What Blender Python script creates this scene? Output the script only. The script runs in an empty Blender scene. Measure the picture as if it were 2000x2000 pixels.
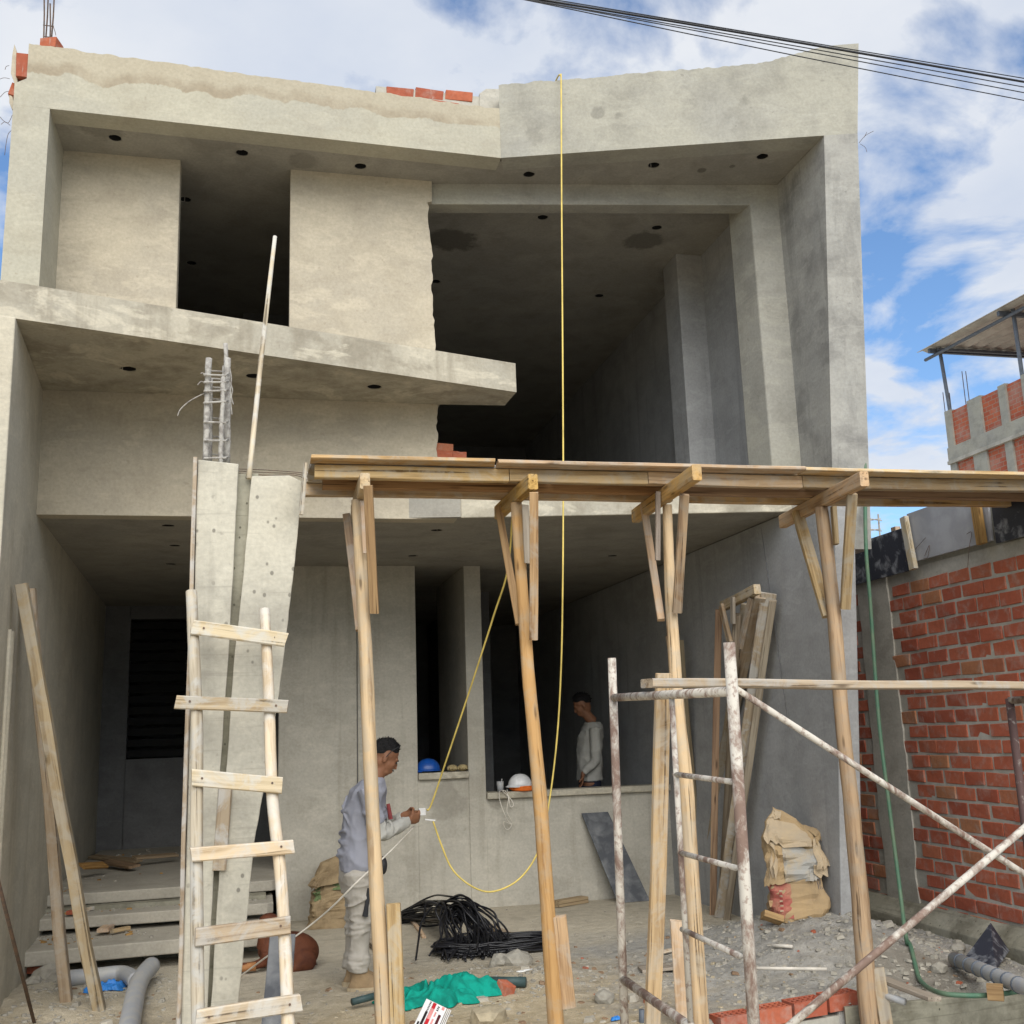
import bpy, bmesh, math, random
from mathutils import Vector, Matrix, noise as mnoise
V = Vector
random.seed(7)
sc = bpy.context.scene
COL = sc.collection
# ---------------------------------------------------------------- camera
FPX = 2113.0                      # focal length in pixels of the 2000 px photograph
CAMZ = 1.65
def _n(v): return v.normalized()
_d = _n(V((-500, 450, FPX)))
_r = V((9041, 126, FPX)); _r -= _d * _r.dot(_d); _r.normalize()
_u = V((-350, -10310, FPX)); _u -= _d * _u.dot(_d); _u -= _r * _u.dot(_r); _u.normalize()
MW = Matrix((_r, _d, _u))         # camera (x right, y down, z forward) -> world
cam = bpy.data.cameras.new('camera')
camo = bpy.data.objects.new('camera', cam); COL.objects.link(camo)
right = MW @ V((1, 0, 0)); up = -(MW @ V((0, 1, 0))); back = -(MW @ V((0, 0, 1)))
camo.matrix_world = Matrix(((right.x, up.x, back.x, 0), (right.y, up.y, back.y, 0), (right.z, up.z, back.z, CAMZ), (0, 0, 0, 1)))
cam.sensor_width = 36; cam.lens = FPX / 2000 * 36; cam.clip_end = 3000; cam.clip_start = 0.05
sc.camera = camo
# ---------------------------------------------------------------- world, sun, exposure
SUN_EL, SUN_AZ = 40.0, 182.0       # azimuth of the sun measured from +Y clockwise
w = bpy.data.worlds.new('World'); sc.world = w; w.use_nodes = True
nt = w.node_tree; nt.nodes.clear()
def L(nt, a, b): nt.links.new(a, b)
o = nt.nodes.new('ShaderNodeOutputWorld'); bg = nt.nodes.new('ShaderNodeBackground'); L(nt, bg.outputs[0], o.inputs[0])
sky = nt.nodes.new('ShaderNodeTexSky'); sky.sky_type = 'NISHITA'; sky.sun_disc = False
sky.sun_elevation = math.radians(SUN_EL); sky.sun_rotation = math.radians(SUN_AZ); sky.air_density = 1.0; sky.dust_density = 0.6; sky.ozone_density = 1.6
tc = nt.nodes.new('ShaderNodeTexCoord')
sep = nt.nodes.new('ShaderNodeSeparateXYZ'); L(nt, tc.outputs['Generated'], sep.inputs[0])
def M(nt, op, a, b=None, c=None):
    n = nt.nodes.new('ShaderNodeMath'); n.operation = op
    for i, x in enumerate((a, b, c)):
        if x is None: continue
        if isinstance(x, (int, float)): n.inputs[i].default_value = x
        else: L(nt, x, n.inputs[i])
    return n.outputs[0]
zc_ = M(nt, 'ADD', M(nt, 'MAXIMUM', sep.outputs[2], 0.0), 0.22)
cx = M(nt, 'DIVIDE', sep.outputs[0], zc_); cy = M(nt, 'DIVIDE', sep.outputs[1], zc_)
cv = nt.nodes.new('ShaderNodeCombineXYZ'); L(nt, cx, cv.inputs[0]); L(nt, cy, cv.inputs[1]); cv.inputs[2].default_value = 8.3
cn = nt.nodes.new('ShaderNodeTexNoise'); cn.inputs['Scale'].default_value = 4.2; cn.inputs['Detail'].default_value = 8; cn.inputs['Roughness'].default_value = 0.54; cn.inputs['Distortion'].default_value = 0.25
L(nt, cv.outputs[0], cn.inputs['Vector'])
cr = nt.nodes.new('ShaderNodeValToRGB'); L(nt, cn.outputs['Fac'], cr.inputs[0])
cr.color_ramp.elements[0].position = 0.415; cr.color_ramp.elements[0].color = (0, 0, 0, 1)
cr.color_ramp.elements[1].position = 0.545; cr.color_ramp.elements[1].color = (1, 1, 1, 1)
cn2 = nt.nodes.new('ShaderNodeTexNoise'); cn2.inputs['Scale'].default_value = 1.9; cn2.inputs['Detail'].default_value = 6; cn2.inputs['Roughness'].default_value = 0.55
L(nt, cv.outputs[0], cn2.inputs['Vector'])
cr2 = nt.nodes.new('ShaderNodeValToRGB'); L(nt, cn2.outputs['Fac'], cr2.inputs[0])
cr2.color_ramp.elements[0].position = 0.36; cr2.color_ramp.elements[0].color = (4.5, 4.95, 5.8, 1)
cr2.color_ramp.elements[1].position = 0.66; cr2.color_ramp.elements[1].color = (6.1, 6.25, 6.5, 1)
skg = nt.nodes.new('ShaderNodeMix'); skg.data_type = 'RGBA'; skg.blend_type = 'MULTIPLY'; skg.inputs[0].default_value = 1
L(nt, sky.outputs[0], skg.inputs[6]); skg.inputs[7].default_value = (.92, 1.12, 1.30, 1)
mx = nt.nodes.new('ShaderNodeMix'); mx.data_type = 'RGBA'; L(nt, M(nt, 'MULTIPLY', cr.outputs[0], 0.94), mx.inputs[0]); L(nt, skg.outputs[2], mx.inputs[6]); L(nt, cr2.outputs[0], mx.inputs[7])
L(nt, mx.outputs[2], bg.inputs[0]); bg.inputs[1].default_value = 0.052
sun = bpy.data.lights.new('sun', 'SUN'); sun.energy = 1.5; sun.angle = math.radians(60); sun.color = (1.0, 0.95, 0.86)
suno = bpy.data.objects.new('sun', sun); COL.objects.link(suno)
az = math.radians(SUN_AZ); el = math.radians(SUN_EL)
sd = V((math.sin(az) * math.cos(el), math.cos(az) * math.cos(el), math.sin(el)))
suno.rotation_euler = sd.to_track_quat('Z', 'Y').to_euler(); suno.location = sd * 60
sc.view_settings.view_transform = 'Standard'; sc.view_settings.look = 'None'; sc.view_settings.exposure = 1.46; sc.view_settings.gamma = 1.0
sc.view_settings.use_curve_mapping = False
sc.cycles.max_bounces = 8; sc.cycles.diffuse_bounces = 3
# ---------------------------------------------------------------- helpers
def px(x, y, X=None, Y=None, Z=None):
    """a direction seen in the photograph, met with the plane X=, Y= or Z= it lies on"""
    v = MW @ V((x - 1000, y - 1000, FPX))
    t = X / v.x if X is not None else Y / v.y if Y is not None else (Z - CAMZ) / v.z
    return V((0, 0, CAMZ)) + v * t
WM = {}
def par(o, parent):
    if parent is not None:
        o.parent = parent; o.matrix_parent_inverse = WM.get(parent.name, Matrix.Identity(4)).inverted()
def tag(o, label=None, cat=None, group=None, kind=None):
    if label: o['label'] = label
    if cat: o['category'] = cat
    if group: o['group'] = group
    if kind: o['kind'] = kind
    return o
def thing(name, loc, label, cat, group=None):
    o = bpy.data.objects.new(name, None); COL.objects.link(o); o.location = loc; o.empty_display_size = .1
    WM[o.name] = Matrix.Translation(V(loc)); return tag(o, label, cat, group)
class MB:
    def __init__(s): s.v = []; s.f = []; s.mi = []
    def add(s, vs, fs, m=0):
        k = len(s.v); s.v += [tuple(x) for x in vs]; s.f += [tuple(i + k for i in f) for f in fs]; s.mi += [m] * len(fs); return s
    def hexa(s, b, t, m=0):   # bottom quad ccw seen from above, top quad
        return s.add(list(b) + list(t), [(3, 2, 1, 0), (4, 5, 6, 7), (0, 1, 5, 4), (1, 2, 6, 5), (2, 3, 7, 6), (3, 0, 4, 7)], m)
    def box(s, x0, x1, y0, y1, z0, z1, m=0):
        return s.hexa([(x0, y0, z0), (x1, y0, z0), (x1, y1, z0), (x0, y1, z0)], [(x0, y0, z1), (x1, y0, z1), (x1, y1, z1), (x0, y1, z1)], m)
    def prism(s, poly, d, m=0):  # 3-D polygon extruded by vector d
        n = len(poly); a = [V(p) for p in poly]; b = [p + V(d) for p in a]
        return s.add(a + b, [tuple(range(n))[::-1], tuple(range(n, 2 * n))] + [(i, (i + 1) % n, (i + 1) % n + n, i + n) for i in range(n)], m)
    def plan(s, poly, z0, z1, m=0): return s.prism([(x, y, z0) for x, y in poly], (0, 0, z1 - z0), m)
    def tube(s, pts, r, n=8, m=0, flat=None):
        pts = [V(p) for p in pts]; k = len(pts); rr = r if isinstance(r, (list, tuple)) else [r] * k
        t0 = (pts[1] - pts[0]).normalized(); u = t0.cross(V((0, 0, 1)))
        if u.length < 1e-3: u = t0.cross(V((1, 0, 0)))
        u.normalize(); vs = []; fs = []
        for i, p in enumerate(pts):
            t = (pts[min(i + 1, k - 1)] - pts[max(i - 1, 0)]).normalized()
            u = (u - t * u.dot(t)).normalized(); w_ = t.cross(u)
            a = rr[i]; ru, rv = a if isinstance(a, tuple) else (a, a)
            for j in range(n):
                q = 2 * math.pi * j / n; vs.append(p + u * (math.cos(q) * ru) + w_ * (math.sin(q) * rv))
        for i in range(k - 1):
            for j in range(n):
                a = i * n + j; b = i * n + (j + 1) % n; fs.append((a, b, b + n, a + n))
        fs += [tuple(range(n))[::-1], tuple(range((k - 1) * n, k * n))]
        return s.add(vs, fs, m)
    def loft(s, secs, n=16, m=0):   # secs: (center, u vector, v vector) ellipses
        vs = []; fs = []; k = len(secs)
        for c, u, v in secs:
            for j in range(n):
                q = 2 * math.pi * j / n; vs.append(V(c) + V(u) * math.cos(q) + V(v) * math.sin(q))
        for i in range(k - 1):
            for j in range(n):
                a = i * n + j; b = i * n + (j + 1) % n; fs.append((a, b, b + n, a + n))
        fs += [tuple(range(n))[::-1], tuple(range((k - 1) * n, k * n))]
        return s.add(vs, fs, m)
    def ell(s, c, rx, ry, rz, rot=None, nu=14, nv=10, m=0):
        c = V(c); vs = []; fs = []
        for i in range(nv + 1):
            th = math.pi * i / nv
            for j in range(nu):
                p = V((math.sin(th) * math.cos(2 * math.pi * j / nu) * rx, math.sin(th) * math.sin(2 * math.pi * j / nu) * ry, math.cos(th) * rz))
                vs.append(c + (rot @ p if rot else p))
        for i in range(nv):
            for j in range(nu):
                a = i * nu + j; b = i * nu + (j + 1) % nu; fs.append((a, a + nu, b + nu, b))
        return s.add(vs, fs, m)
    def build(s, name, mat, parent=None, smooth=False, bevel=0, mw=None):
        me = bpy.data.meshes.new(name); me.from_pydata(s.v, [], s.f); me.update()
        bm = bmesh.new(); bm.from_mesh(me); bmesh.ops.recalc_face_normals(bm, faces=bm.faces); bm.to_mesh(me); bm.free()
        mats = mat if isinstance(mat, list) else [mat]
        for m in mats: me.materials.append(m)
        if len(mats) > 1:
            for p, i in zip(me.polygons, s.mi): p.material_index = i
        if smooth:
            for p in me.polygons: p.use_smooth = True
        o = bpy.data.objects.new(name, me); COL.objects.link(o)
        if mw is not None: o.matrix_world = mw
        WM[o.name] = mw if mw is not None else Matrix.Identity(4)
        par(o, parent)
        if mw is not None and parent is not None: o.matrix_basis = mw
        if bevel:
            b = o.modifiers.new('bevel', 'BEVEL'); b.width = bevel; b.segments = 2; b.limit_method = 'ANGLE'; b.angle_limit = math.radians(40)
        return o
def nz(p, s=1.0, seed=0): return mnoise.noise(V(p) * s + V((seed * 7.31, seed * 3.17, seed * 1.7)))
def frame(p0, p1, side):
    x = (V(p1) - V(p0)).normalized(); y = V(side) - x * V(side).dot(x)
    if y.length < 1e-4: y = x.orthogonal()
    y.normalize(); z = x.cross(y)
    m = Matrix(((x.x, y.x, z.x, p0[0]), (x.y, y.y, z.y, p0[1]), (x.z, y.z, z.z, p0[2]), (0, 0, 0, 1)))
    return m
_seed = [0]
def board(name, p0, p1, wd, th, mat, parent=None, side=(0, 1, 0), seg=6, wob=.004, ch=.004, ends=.0):
    """sawn timber from p0 to p1 (centre line); wd along `side`, th across; own local frame so the grain runs along it"""
    _seed[0] += 1; sd_ = _seed[0]
    mw = frame(p0, p1, side); Ln = (V(p1) - V(p0)).length; mb = MB(); vs = []; fs = []
    a, b, c = wd / 2, th / 2, min(ch, th * .25, wd * .25)
    sec = [(a - c, -b), (a, -b + c), (a, b - c), (a - c, b), (-a + c, b), (-a, b - c), (-a, -b + c), (-a + c, -b)]
    for i in range(seg + 1):
        x = Ln * i / seg; oy = wob * nz((x * 1.3, 0, 0), 1, sd_) * 2; oz = wob * nz((x * 1.3, 5, 0), 1, sd_) * 2
        for k, (y, z) in enumerate(sec):
            e = 0
            if i in (0, seg): e = ends * nz((y * 9, z * 9, i), 1, sd_)
            g = 1 + .05 * nz((x * 4, k, 0), 1, sd_)
            vs.append((x + e, y * g + oy, z * g + oz))
    for i in range(seg):
        for k in range(8):
            q = i * 8 + k; r_ = i * 8 + (k + 1) % 8; fs.append((q, r_, r_ + 8, q + 8))
    fs += [tuple(range(8))[::-1], tuple(range(seg * 8, seg * 8 + 8))]
    mb.add(vs, fs)
    return mb.build(name, mat, parent, mw=mw)
def log(name, pts, r0, r1, mat, parent=None, n=12, sub=5, rough=.05):
    """a round pole through world points, in its own frame (local x along it)"""
    _seed[0] += 1; sd_ = _seed[0]
    P = []
    pts = [V(p) for p in pts]
    for i in range(len(pts) - 1):
        for k in range(sub): P.append(pts[i].lerp(pts[i + 1], k / sub))
    P.append(pts[-1])
    for _ in range(3): P = [P[0]] + [(P[i - 1] + P[i] * 2 + P[i + 1]) / 4 for i in range(1, len(P) - 1)] + [P[-1]]
    mw = frame(P[0], P[-1], (0, 1, 0)); inv = mw.inverted(); Q = [inv @ p for p in P]
    vs = []; fs = []; k = len(Q)
    for i, q in enumerate(Q):
        r = r0 + (r1 - r0) * i / (k - 1)
        for j in range(n):
            a = 2 * math.pi * j / n
            rr = r * (1 + rough * 1.6 * nz((q.x * 2.2, math.cos(a), math.sin(a)), 1, sd_) + rough * .7 * nz((q.x * 9, math.cos(a) * 2, math.sin(a) * 2), 1, sd_))
            vs.append((q.x, q.y + math.cos(a) * rr, q.z + math.sin(a) * rr))
    for i in range(k - 1):
        for j in range(n):
            a = i * n + j; b = i * n + (j + 1) % n; fs.append((a, b, b + n, a + n))
    fs += [tuple(range(n))[::-1], tuple(range((k - 1) * n, k * n))]
    o = MB().add(vs, fs).build(name, mat, parent, mw=mw)
    for p in o.data.polygons: p.use_smooth = len(p.vertices) == 4
    return o
def spline(pts, n=8):
    pts = [V(p) for p in pts]; out = []
    for i in range(len(pts) - 1):
        p0 = pts[max(i - 1, 0)]; p1 = pts[i]; p2 = pts[i + 1]; p3 = pts[min(i + 2, len(pts) - 1)]
        for k in range(n):
            t = k / n
            out.append(.5 * ((2 * p1) + (p2 - p0) * t + (2 * p0 - 5 * p1 + 4 * p2 - p3) * t * t + (3 * p1 - p0 - 3 * p2 + p3) * t ** 3))
    out.append(pts[-1]); return out
# ---------------------------------------------------------------- materials
def newmat(name):
    m = bpy.data.materials.new(name); m.use_nodes = True; t = m.node_tree; return m, t, t.nodes['Principled BSDF']
def geo(t): return t.nodes.new('ShaderNodeNewGeometry').outputs['Position']
def objc(t): return t.nodes.new('ShaderNodeTexCoord').outputs['Object']
def scl(t, v, s, loc=(0, 0, 0)):
    n = t.nodes.new('ShaderNodeMapping'); n.inputs['Scale'].default_value = s; n.inputs['Location'].default_value = loc; L(t, v, n.inputs[0]); return n.outputs[0]
def noi(t, v, s, det=5, ro=.55, dist=0):
    n = t.nodes.new('ShaderNodeTexNoise'); n.inputs['Scale'].default_value = s; n.inputs['Detail'].default_value = det; n.inputs['Roughness'].default_value = ro; n.inputs['Distortion'].default_value = dist
    L(t, v, n.inputs['Vector']); return n.outputs['Fac']
def ramp(t, f, *st):
    n = t.nodes.new('ShaderNodeValToRGB'); L(t, f, n.inputs[0]); e = n.color_ramp.elements
    while len(e) < len(st): e.new(.5)
    for i, (p, c) in enumerate(st):
        e[i].position = p; e[i].color = (c, c, c, 1) if isinstance(c, (int, float)) else (*c, 1)
    return n.outputs[0]
def mixc(t, f, a, b, mode='MIX'):
    n = t.nodes.new('ShaderNodeMix'); n.data_type = 'RGBA'; n.blend_type = mode
    for i, x in ((0, f), (6, a), (7, b)):
        if isinstance(x, (int, float)): n.inputs[i].default_value = x
        elif isinstance(x, tuple): n.inputs[i].default_value = (*x, 1)
        else: L(t, x, n.inputs[i])
    return n.outputs[2]
def bump(t, b, h, st=.3, d=.01):
    n = t.nodes.new('ShaderNodeBump'); n.inputs['Strength'].default_value = st; n.inputs['Distance'].default_value = d
    L(t, h, n.inputs['Height']); L(t, n.outputs[0], b.inputs['Normal'])
def rnd(t): return t.nodes.new('ShaderNodeObjectInfo').outputs['Random']
def plaster(name, c1, c2, cd, stain=.35, rough=.93, streak=False, band=None, patch=.3, spots=(), pits=0):
    m, t, b = newmat(name); p = geo(t)
    big = ramp(t, noi(t, p, 1.2, 4, .55, .15), (.40, 0), (.60, 1)); mid = noi(t, p, 3.0, 6, .62, .2); fine = noi(t, p, 46, 3, .6)
    trowel = noi(t, scl(t, p, (1.5, 1.5, 4.2)), 1.7, 5, .6, .35)
    c = mixc(t, big, c1, c2)
    c = mixc(t, M(t, 'MULTIPLY', ramp(t, mid, (.47, 0), (.66, 1)), stain), c, cd)
    c = mixc(t, M(t, 'MULTIPLY', ramp(t, trowel, (.53, 0), (.60, 1), (.66, .2)), patch), c, tuple(min(1, x * 1.22) for x in c1))
    c = mixc(t, M(t, 'MULTIPLY', ramp(t, trowel, (.33, 1), (.42, 0)), patch * .7), c, cd)
    if streak:
        st = noi(t, scl(t, p, (7, 7, .55)), 1.0, 4, .6, .3); c = mixc(t, M(t, 'MULTIPLY', ramp(t, st, (.54, 0), (.70, 1)), .5), c, cd)
    if band:                      # a wavy damp mark in the render coat at a height of its own
        s_ = t.nodes.new('ShaderNodeSeparateXYZ'); L(t, p, s_.inputs[0])
        hz = M(t, 'ADD', s_.outputs[2], M(t, 'MULTIPLY', M(t, 'SUBTRACT', noi(t, scl(t, p, (1, 1, .2)), 2.1, 5, .6, .5), .5), .34))
        d_ = M(t, 'SUBTRACT', hz, band[0] - .5)
        up_ = ramp(t, d_, (.49, 0), (.505, 1)); ed = M(t, 'MULTIPLY', ramp(t, d_, (.49, 0), (.50, 1), (.545, .9), (.60, .0)), ramp(t, noi(t, p, 2.6, 4, .6), (.36, .1), (.56, 1)))
        c = mixc(t, M(t, 'MULTIPLY', up_, .55), c, band[1]); c = mixc(t, M(t, 'MULTIPLY', ed, .8), c, band[2])
    for (sx, sy, sz, sr, am) in spots:      # damp spots with a place of their own
        dv = t.nodes.new('ShaderNodeVectorMath'); dv.operation = 'DISTANCE'; L(t, p, dv.inputs[0]); dv.inputs[1].default_value = (sx, sy, sz)
        dn = M(t, 'ADD', dv.outputs['Value'], M(t, 'MULTIPLY', M(t, 'SUBTRACT', noi(t, p, 5, 5, .65), .5), sr * 1.6))
        c = mixc(t, M(t, 'MULTIPLY', ramp(t, M(t, 'DIVIDE', dn, sr * 2), (.34, 1), (.46, 0)), am), c, tuple(x * .7 for x in cd))
    c = mixc(t, 1.0, c, ramp(t, fine, (.25, .88), (.75, 1.08)), 'MULTIPLY')
    c = mixc(t, ramp(t, noi(t, p, 21, 2, .5), (.70, 0), (.76, .5)), c, cd)
    if pits:                      # air pits and nail marks left by the boards
        vo = t.nodes.new('ShaderNodeTexVoronoi'); vo.inputs['Scale'].default_value = pits; L(t, scl(t, p, (1, 1, .8)), vo.inputs['Vector'])
        c = mixc(t, M(t, 'MULTIPLY', ramp(t, vo.outputs['Distance'], (.10, 1), (.16, 0)), ramp(t, noi(t, p, 2.3, 2, .5), (.45, 0), (.5, .8))), c, tuple(x * .55 for x in cd))
        gl = noi(t, scl(t, p, (1.5, 1.5, 40)), 1.0, 3, .5, .3); c = mixc(t, M(t, 'MULTIPLY', ramp(t, gl, (.6, 0), (.68, 1)), .4), c, cd)
    L(t, c, b.inputs['Base Color']); b.inputs['Roughness'].default_value = rough; b.inputs['Specular IOR Level'].default_value = .25
    h = M(t, 'ADD', mid, M(t, 'MULTIPLY', fine, .2)); bump(t, b, h, .45, .012); return m
def wood(name, c1, c2, cd, rough=.75, grain=1.0, wash=None):
    m, t, b = newmat(name); p = objc(t); r = rnd(t)
    off = t.nodes.new('ShaderNodeCombineXYZ'); L(t, M(t, 'MULTIPLY', r, 37.0), off.inputs[0]); L(t, M(t, 'MULTIPLY', r, 11.0), off.inputs[1])
    ad = t.nodes.new('ShaderNodeVectorMath'); ad.operation = 'ADD'; L(t, p, ad.inputs[0]); L(t, off.outputs[0], ad.inputs[1]); p = ad.outputs[0]
    g = noi(t, scl(t, p, (1.6, 34, 34)), 1.0, 6, .6, .5 * grain); lg = noi(t, scl(t, p, (1.1, 5, 5)), 1.0, 5, .6, .4)
    c = mixc(t, ramp(t, lg, (.38, 0), (.64, 1)), c1, c2)
    c = mixc(t, M(t, 'MULTIPLY', ramp(t, g, (.47, 0), (.64, 1)), .75), c, cd)
    crk = noi(t, scl(t, p, (.9, 60, 60)), 1.0, 3, .5, .2); c = mixc(t, M(t, 'MULTIPLY', ramp(t, crk, (.63, 0), (.68, 1)), .85), c, tuple(x * .35 for x in cd))
    vo = t.nodes.new('ShaderNodeTexVoronoi'); vo.inputs['Scale'].default_value = 1.0; L(t, scl(t, p, (2.2, 11, 11)), vo.inputs['Vector'])
    c = mixc(t, ramp(t, vo.outputs['Distance'], (.05, .8), (.13, 0)), c, tuple(x * .45 for x in cd))
    if wash:
        c = mixc(t, M(t, 'MULTIPLY', ramp(t, noi(t, p, 7, 7, .65, .6), (.46, 0), (.60, 1)), wash[1]), c, wash[0])
    hs = t.nodes.new('ShaderNodeHueSaturation'); L(t, c, hs.inputs['Color'])
    L(t, M(t, 'ADD', M(t, 'MULTIPLY', r, .5), .72), hs.inputs['Value']); L(t, M(t, 'ADD', M(t, 'MULTIPLY', M(t, 'FRACT', M(t, 'MULTIPLY', r, 7.0)), .018), .488), hs.inputs['Hue'])
    L(t, M(t, 'ADD', M(t, 'MULTIPLY', M(t, 'FRACT', M(t, 'MULTIPLY', r, 3.7)), .4), .8), hs.inputs['Saturation'])
    L(t, hs.outputs[0], b.inputs['Base Color']); b.inputs['Roughness'].default_value = rough; b.inputs['Specular IOR Level'].default_value = .2
    bump(t, b, M(t, 'ADD', g, M(t, 'MULTIPLY', lg, .8)), .7, .006); return m
def simple(name, c, rough=.7, var=.25, sc_=6, bst=.2, bd=.004, metal=0, spec=.3, c2=None, coord='o', lo=.42, hi=.62):
    m, t, b = newmat(name); p = objc(t) if coord == 'o' else geo(t)
    n = noi(t, p, sc_, 6, .6, .4)
    L(t, mixc(t, ramp(t, n, (lo, 0), (hi, 1)), c, c2 if c2 else tuple(x * (1 - var) for x in c)), b.inputs['Base Color'])
    b.inputs['Roughness'].default_value = rough; b.inputs['Metallic'].default_value = metal; b.inputs['Specular IOR Level'].default_value = spec
    if bst: bump(t, b, noi(t, p, sc_ * 4, 5, .6), bst, bd)
    return m
MT = {}
def spx(x, y, r, am, **k): q_ = px(x, y, **k); return (q_.x, q_.y, q_.z, r, am)
MT['pl_warm'] = plaster('plaster_warm', (.475, .42, .32), (.42, .375, .295), (.32, .275, .205), .32, patch=.4)
MT['pl_band'] = plaster('plaster_band', (.43, .405, .32), (.40, .38, .31), (.31, .275, .21), .3, band=(6.57, (.42, .36, .26), (.29, .24, .17)))
MT['pl_grey'] = plaster('plaster_grey', (.375, .36, .30), (.335, .325, .285), (.22, .21, .18), .5, spots=(spx(1170, 218, .07, .45, Y=7.65), spx(1208, 222, .06, .45, Y=7.6), spx(1045, 250, .14, .35, Y=7.75), spx(1450, 205, .12, .4, Y=7.4), spx(1640, 400, .14, .4, Y=7.2), spx(1590, 420, .10, .55, X=4.39), spx(1585, 330, .10, .5, X=4.39), spx(1580, 520, .09, .5, X=4.39), spx(1545, 330, .1, .5, X=4.39)))
MT['pl_fin'] = plaster('plaster_fin', (.38, .37, .335), (.33, .325, .30), (.17, .165, .155), .6, streak=True)
MT['pl_canopy'] = plaster('plaster_canopy', (.47, .43, .34), (.40, .37, .30), (.26, .23, .175), .75, patch=.75, streak=True)
MT['pl_cool'] = plaster('plaster_cool', (.40, .40, .395), (.35, .35, .345), (.25, .25, .245), .4, streak=True)
MT['pl_gf'] = plaster('plaster_ground_floor', (.49, .46, .39), (.435, .41, .35), (.32, .295, .24), .4, streak=True, spots=(spx(870, 1570, .22, .4, Y=10.87), spx(640, 1720, .2, .3, Y=10.9), spx(970, 1560, .12, .5, Y=10.87)))
MT['pl_left'] = plaster('plaster_left_wall', (.52, .475, .375), (.475, .44, .355), (.36, .32, .245), .4, streak=True)
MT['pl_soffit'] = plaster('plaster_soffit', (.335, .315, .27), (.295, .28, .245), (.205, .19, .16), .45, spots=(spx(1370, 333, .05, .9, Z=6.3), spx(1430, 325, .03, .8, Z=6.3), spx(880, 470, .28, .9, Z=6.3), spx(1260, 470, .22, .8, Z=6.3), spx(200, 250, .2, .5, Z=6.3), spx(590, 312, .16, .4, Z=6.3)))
MT['pl_shaded'] = plaster('plaster_interior_shaded', (.18, .18, .18), (.15, .15, .15), (.10, .10, .10), .4)  # darker render, shade of the rooms and entrance recess put into its colour
MT['hole'] = simple('hole_dark', (.02, .02, .02), .9, bst=0)  # near-black tone standing in for the shade inside holes
MT['conc'] = plaster('rough_concrete', (.50, .47, .385), (.44, .415, .345), (.29, .27, .225), .55, streak=True, pits=13)
MT['conc_step'] = plaster('step_concrete', (.44, .405, .335), (.39, .36, .30), (.29, .265, .215), .5)
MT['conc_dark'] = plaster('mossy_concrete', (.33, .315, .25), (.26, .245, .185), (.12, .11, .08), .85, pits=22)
MT['wood'] = wood('sawn_timber', (.57, .41, .23), (.47, .325, .17), (.25, .155, .075), wash=((.46, .41, .33), .6))
MT['wood_log'] = wood('peeled_pole', (.62, .42, .205), (.50, .325, .15), (.25, .145, .06), wash=((.44, .36, .25), .55))
MT['wood_pale'] = wood('pale_timber', (.58, .48, .335), (.50, .405, .275), (.27, .20, .12), wash=((.50, .475, .42), .85))
MT['wood_old'] = wood('weathered_timber', (.42, .325, .205), (.35, .265, .165), (.21, .145, .08), wash=((.42, .40, .35), .45))
MT['wood_brown'] = wood('brown_timber', (.40, .26, .13), (.32, .20, .10), (.17, .10, .05))
MT['wood_grey'] = wood('grey_timber', (.34, .28, .21), (.27, .22, .165), (.15, .115, .08))
MT['wood_cement'] = wood('cement_splashed_timber', (.44, .355, .24), (.36, .285, .185), (.22, .16, .095), wash=((.46, .45, .42), .75))
MT['wood_dim'] = wood('dull_timber', (.40, .32, .215), (.33, .255, .165), (.20, .145, .085))  # duller, slightly darker timber tone
MT['film'] = simple('film_faced_board', (.028, .03, .042), .45, sc_=9, c2=(.27, .28, .30), lo=.52, hi=.68, spec=.4)
MT['film2'] = simple('dusty_black_board', (.075, .08, .09), .7, sc_=5, c2=(.23, .235, .24), lo=.42, hi=.72)
MT['greyboard'] = simple('grey_board', (.36, .36, .37), .8, sc_=6, c2=(.30, .30, .31))
MT['rebar'] = simple('rebar_steel', (.10, .075, .06), .8, sc_=30, c2=(.16, .10, .07))
MT['rebar_cem'] = simple('cement_coated_rebar', (.42, .40, .36), .95, sc_=30, c2=(.24, .22, .20), bst=.6, bd=.006)
MT['pvc'] = simple('grey_pvc', (.36, .37, .385), .5, sc_=9, c2=(.42, .41, .38))
MT['pvcg'] = simple('green_pvc', (.05, .085, .085), .5, sc_=8)
MT['hose'] = simple('green_hose', (.075, .165, .105), .5, sc_=5, c2=(.13, .19, .12))
MT['cableb'] = simple('black_cable', (.012, .012, .015), .42, bst=0, spec=.5)
MT['cabley'] = simple('yellow_cable', (.78, .60, .16), .5, bst=0)
MT['cablew'] = simple('white_cable', (.72, .67, .58), .6, bst=0)
MT['tarp'] = simple('green_netting', (.0, .30, .22), .85, sc_=14, c2=(.0, .19, .14), bst=.5)
MT['blue'] = simple('blue_plastic', (.04, .22, .62), .5, bst=0)
MT['helmb'] = simple('blue_helmet', (.01, .09, .42), .35, bst=0, spec=.5)
MT['helmw'] = simple('white_helmet', (.80, .80, .80), .35, bst=0, spec=.5)
MT['orange'] = simple('orange_cloth', (.75, .16, .02), .8, sc_=14)
MT['white'] = simple('white_plastic', (.80, .79, .76), .5, bst=0)
MT['glove'] = simple('work_glove', (.42, .33, .17), .9, sc_=20)
MT['skin'] = simple('skin', (.26, .118, .062), .55, var=.2, sc_=12, bst=.1, spec=.35)
MT['hair'] = simple('hair', (.010, .009, .009), .6, sc_=60, bst=.8, bd=.01)
MT['shirt'] = simple('grey_shirt', (.31, .315, .36), .9, sc_=7, var=.12, bst=.15, bd=.01)
MT['sleeve'] = simple('cream_sleeve', (.43, .42, .38), .9, sc_=9, var=.12, bst=.15, bd=.01)
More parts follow.
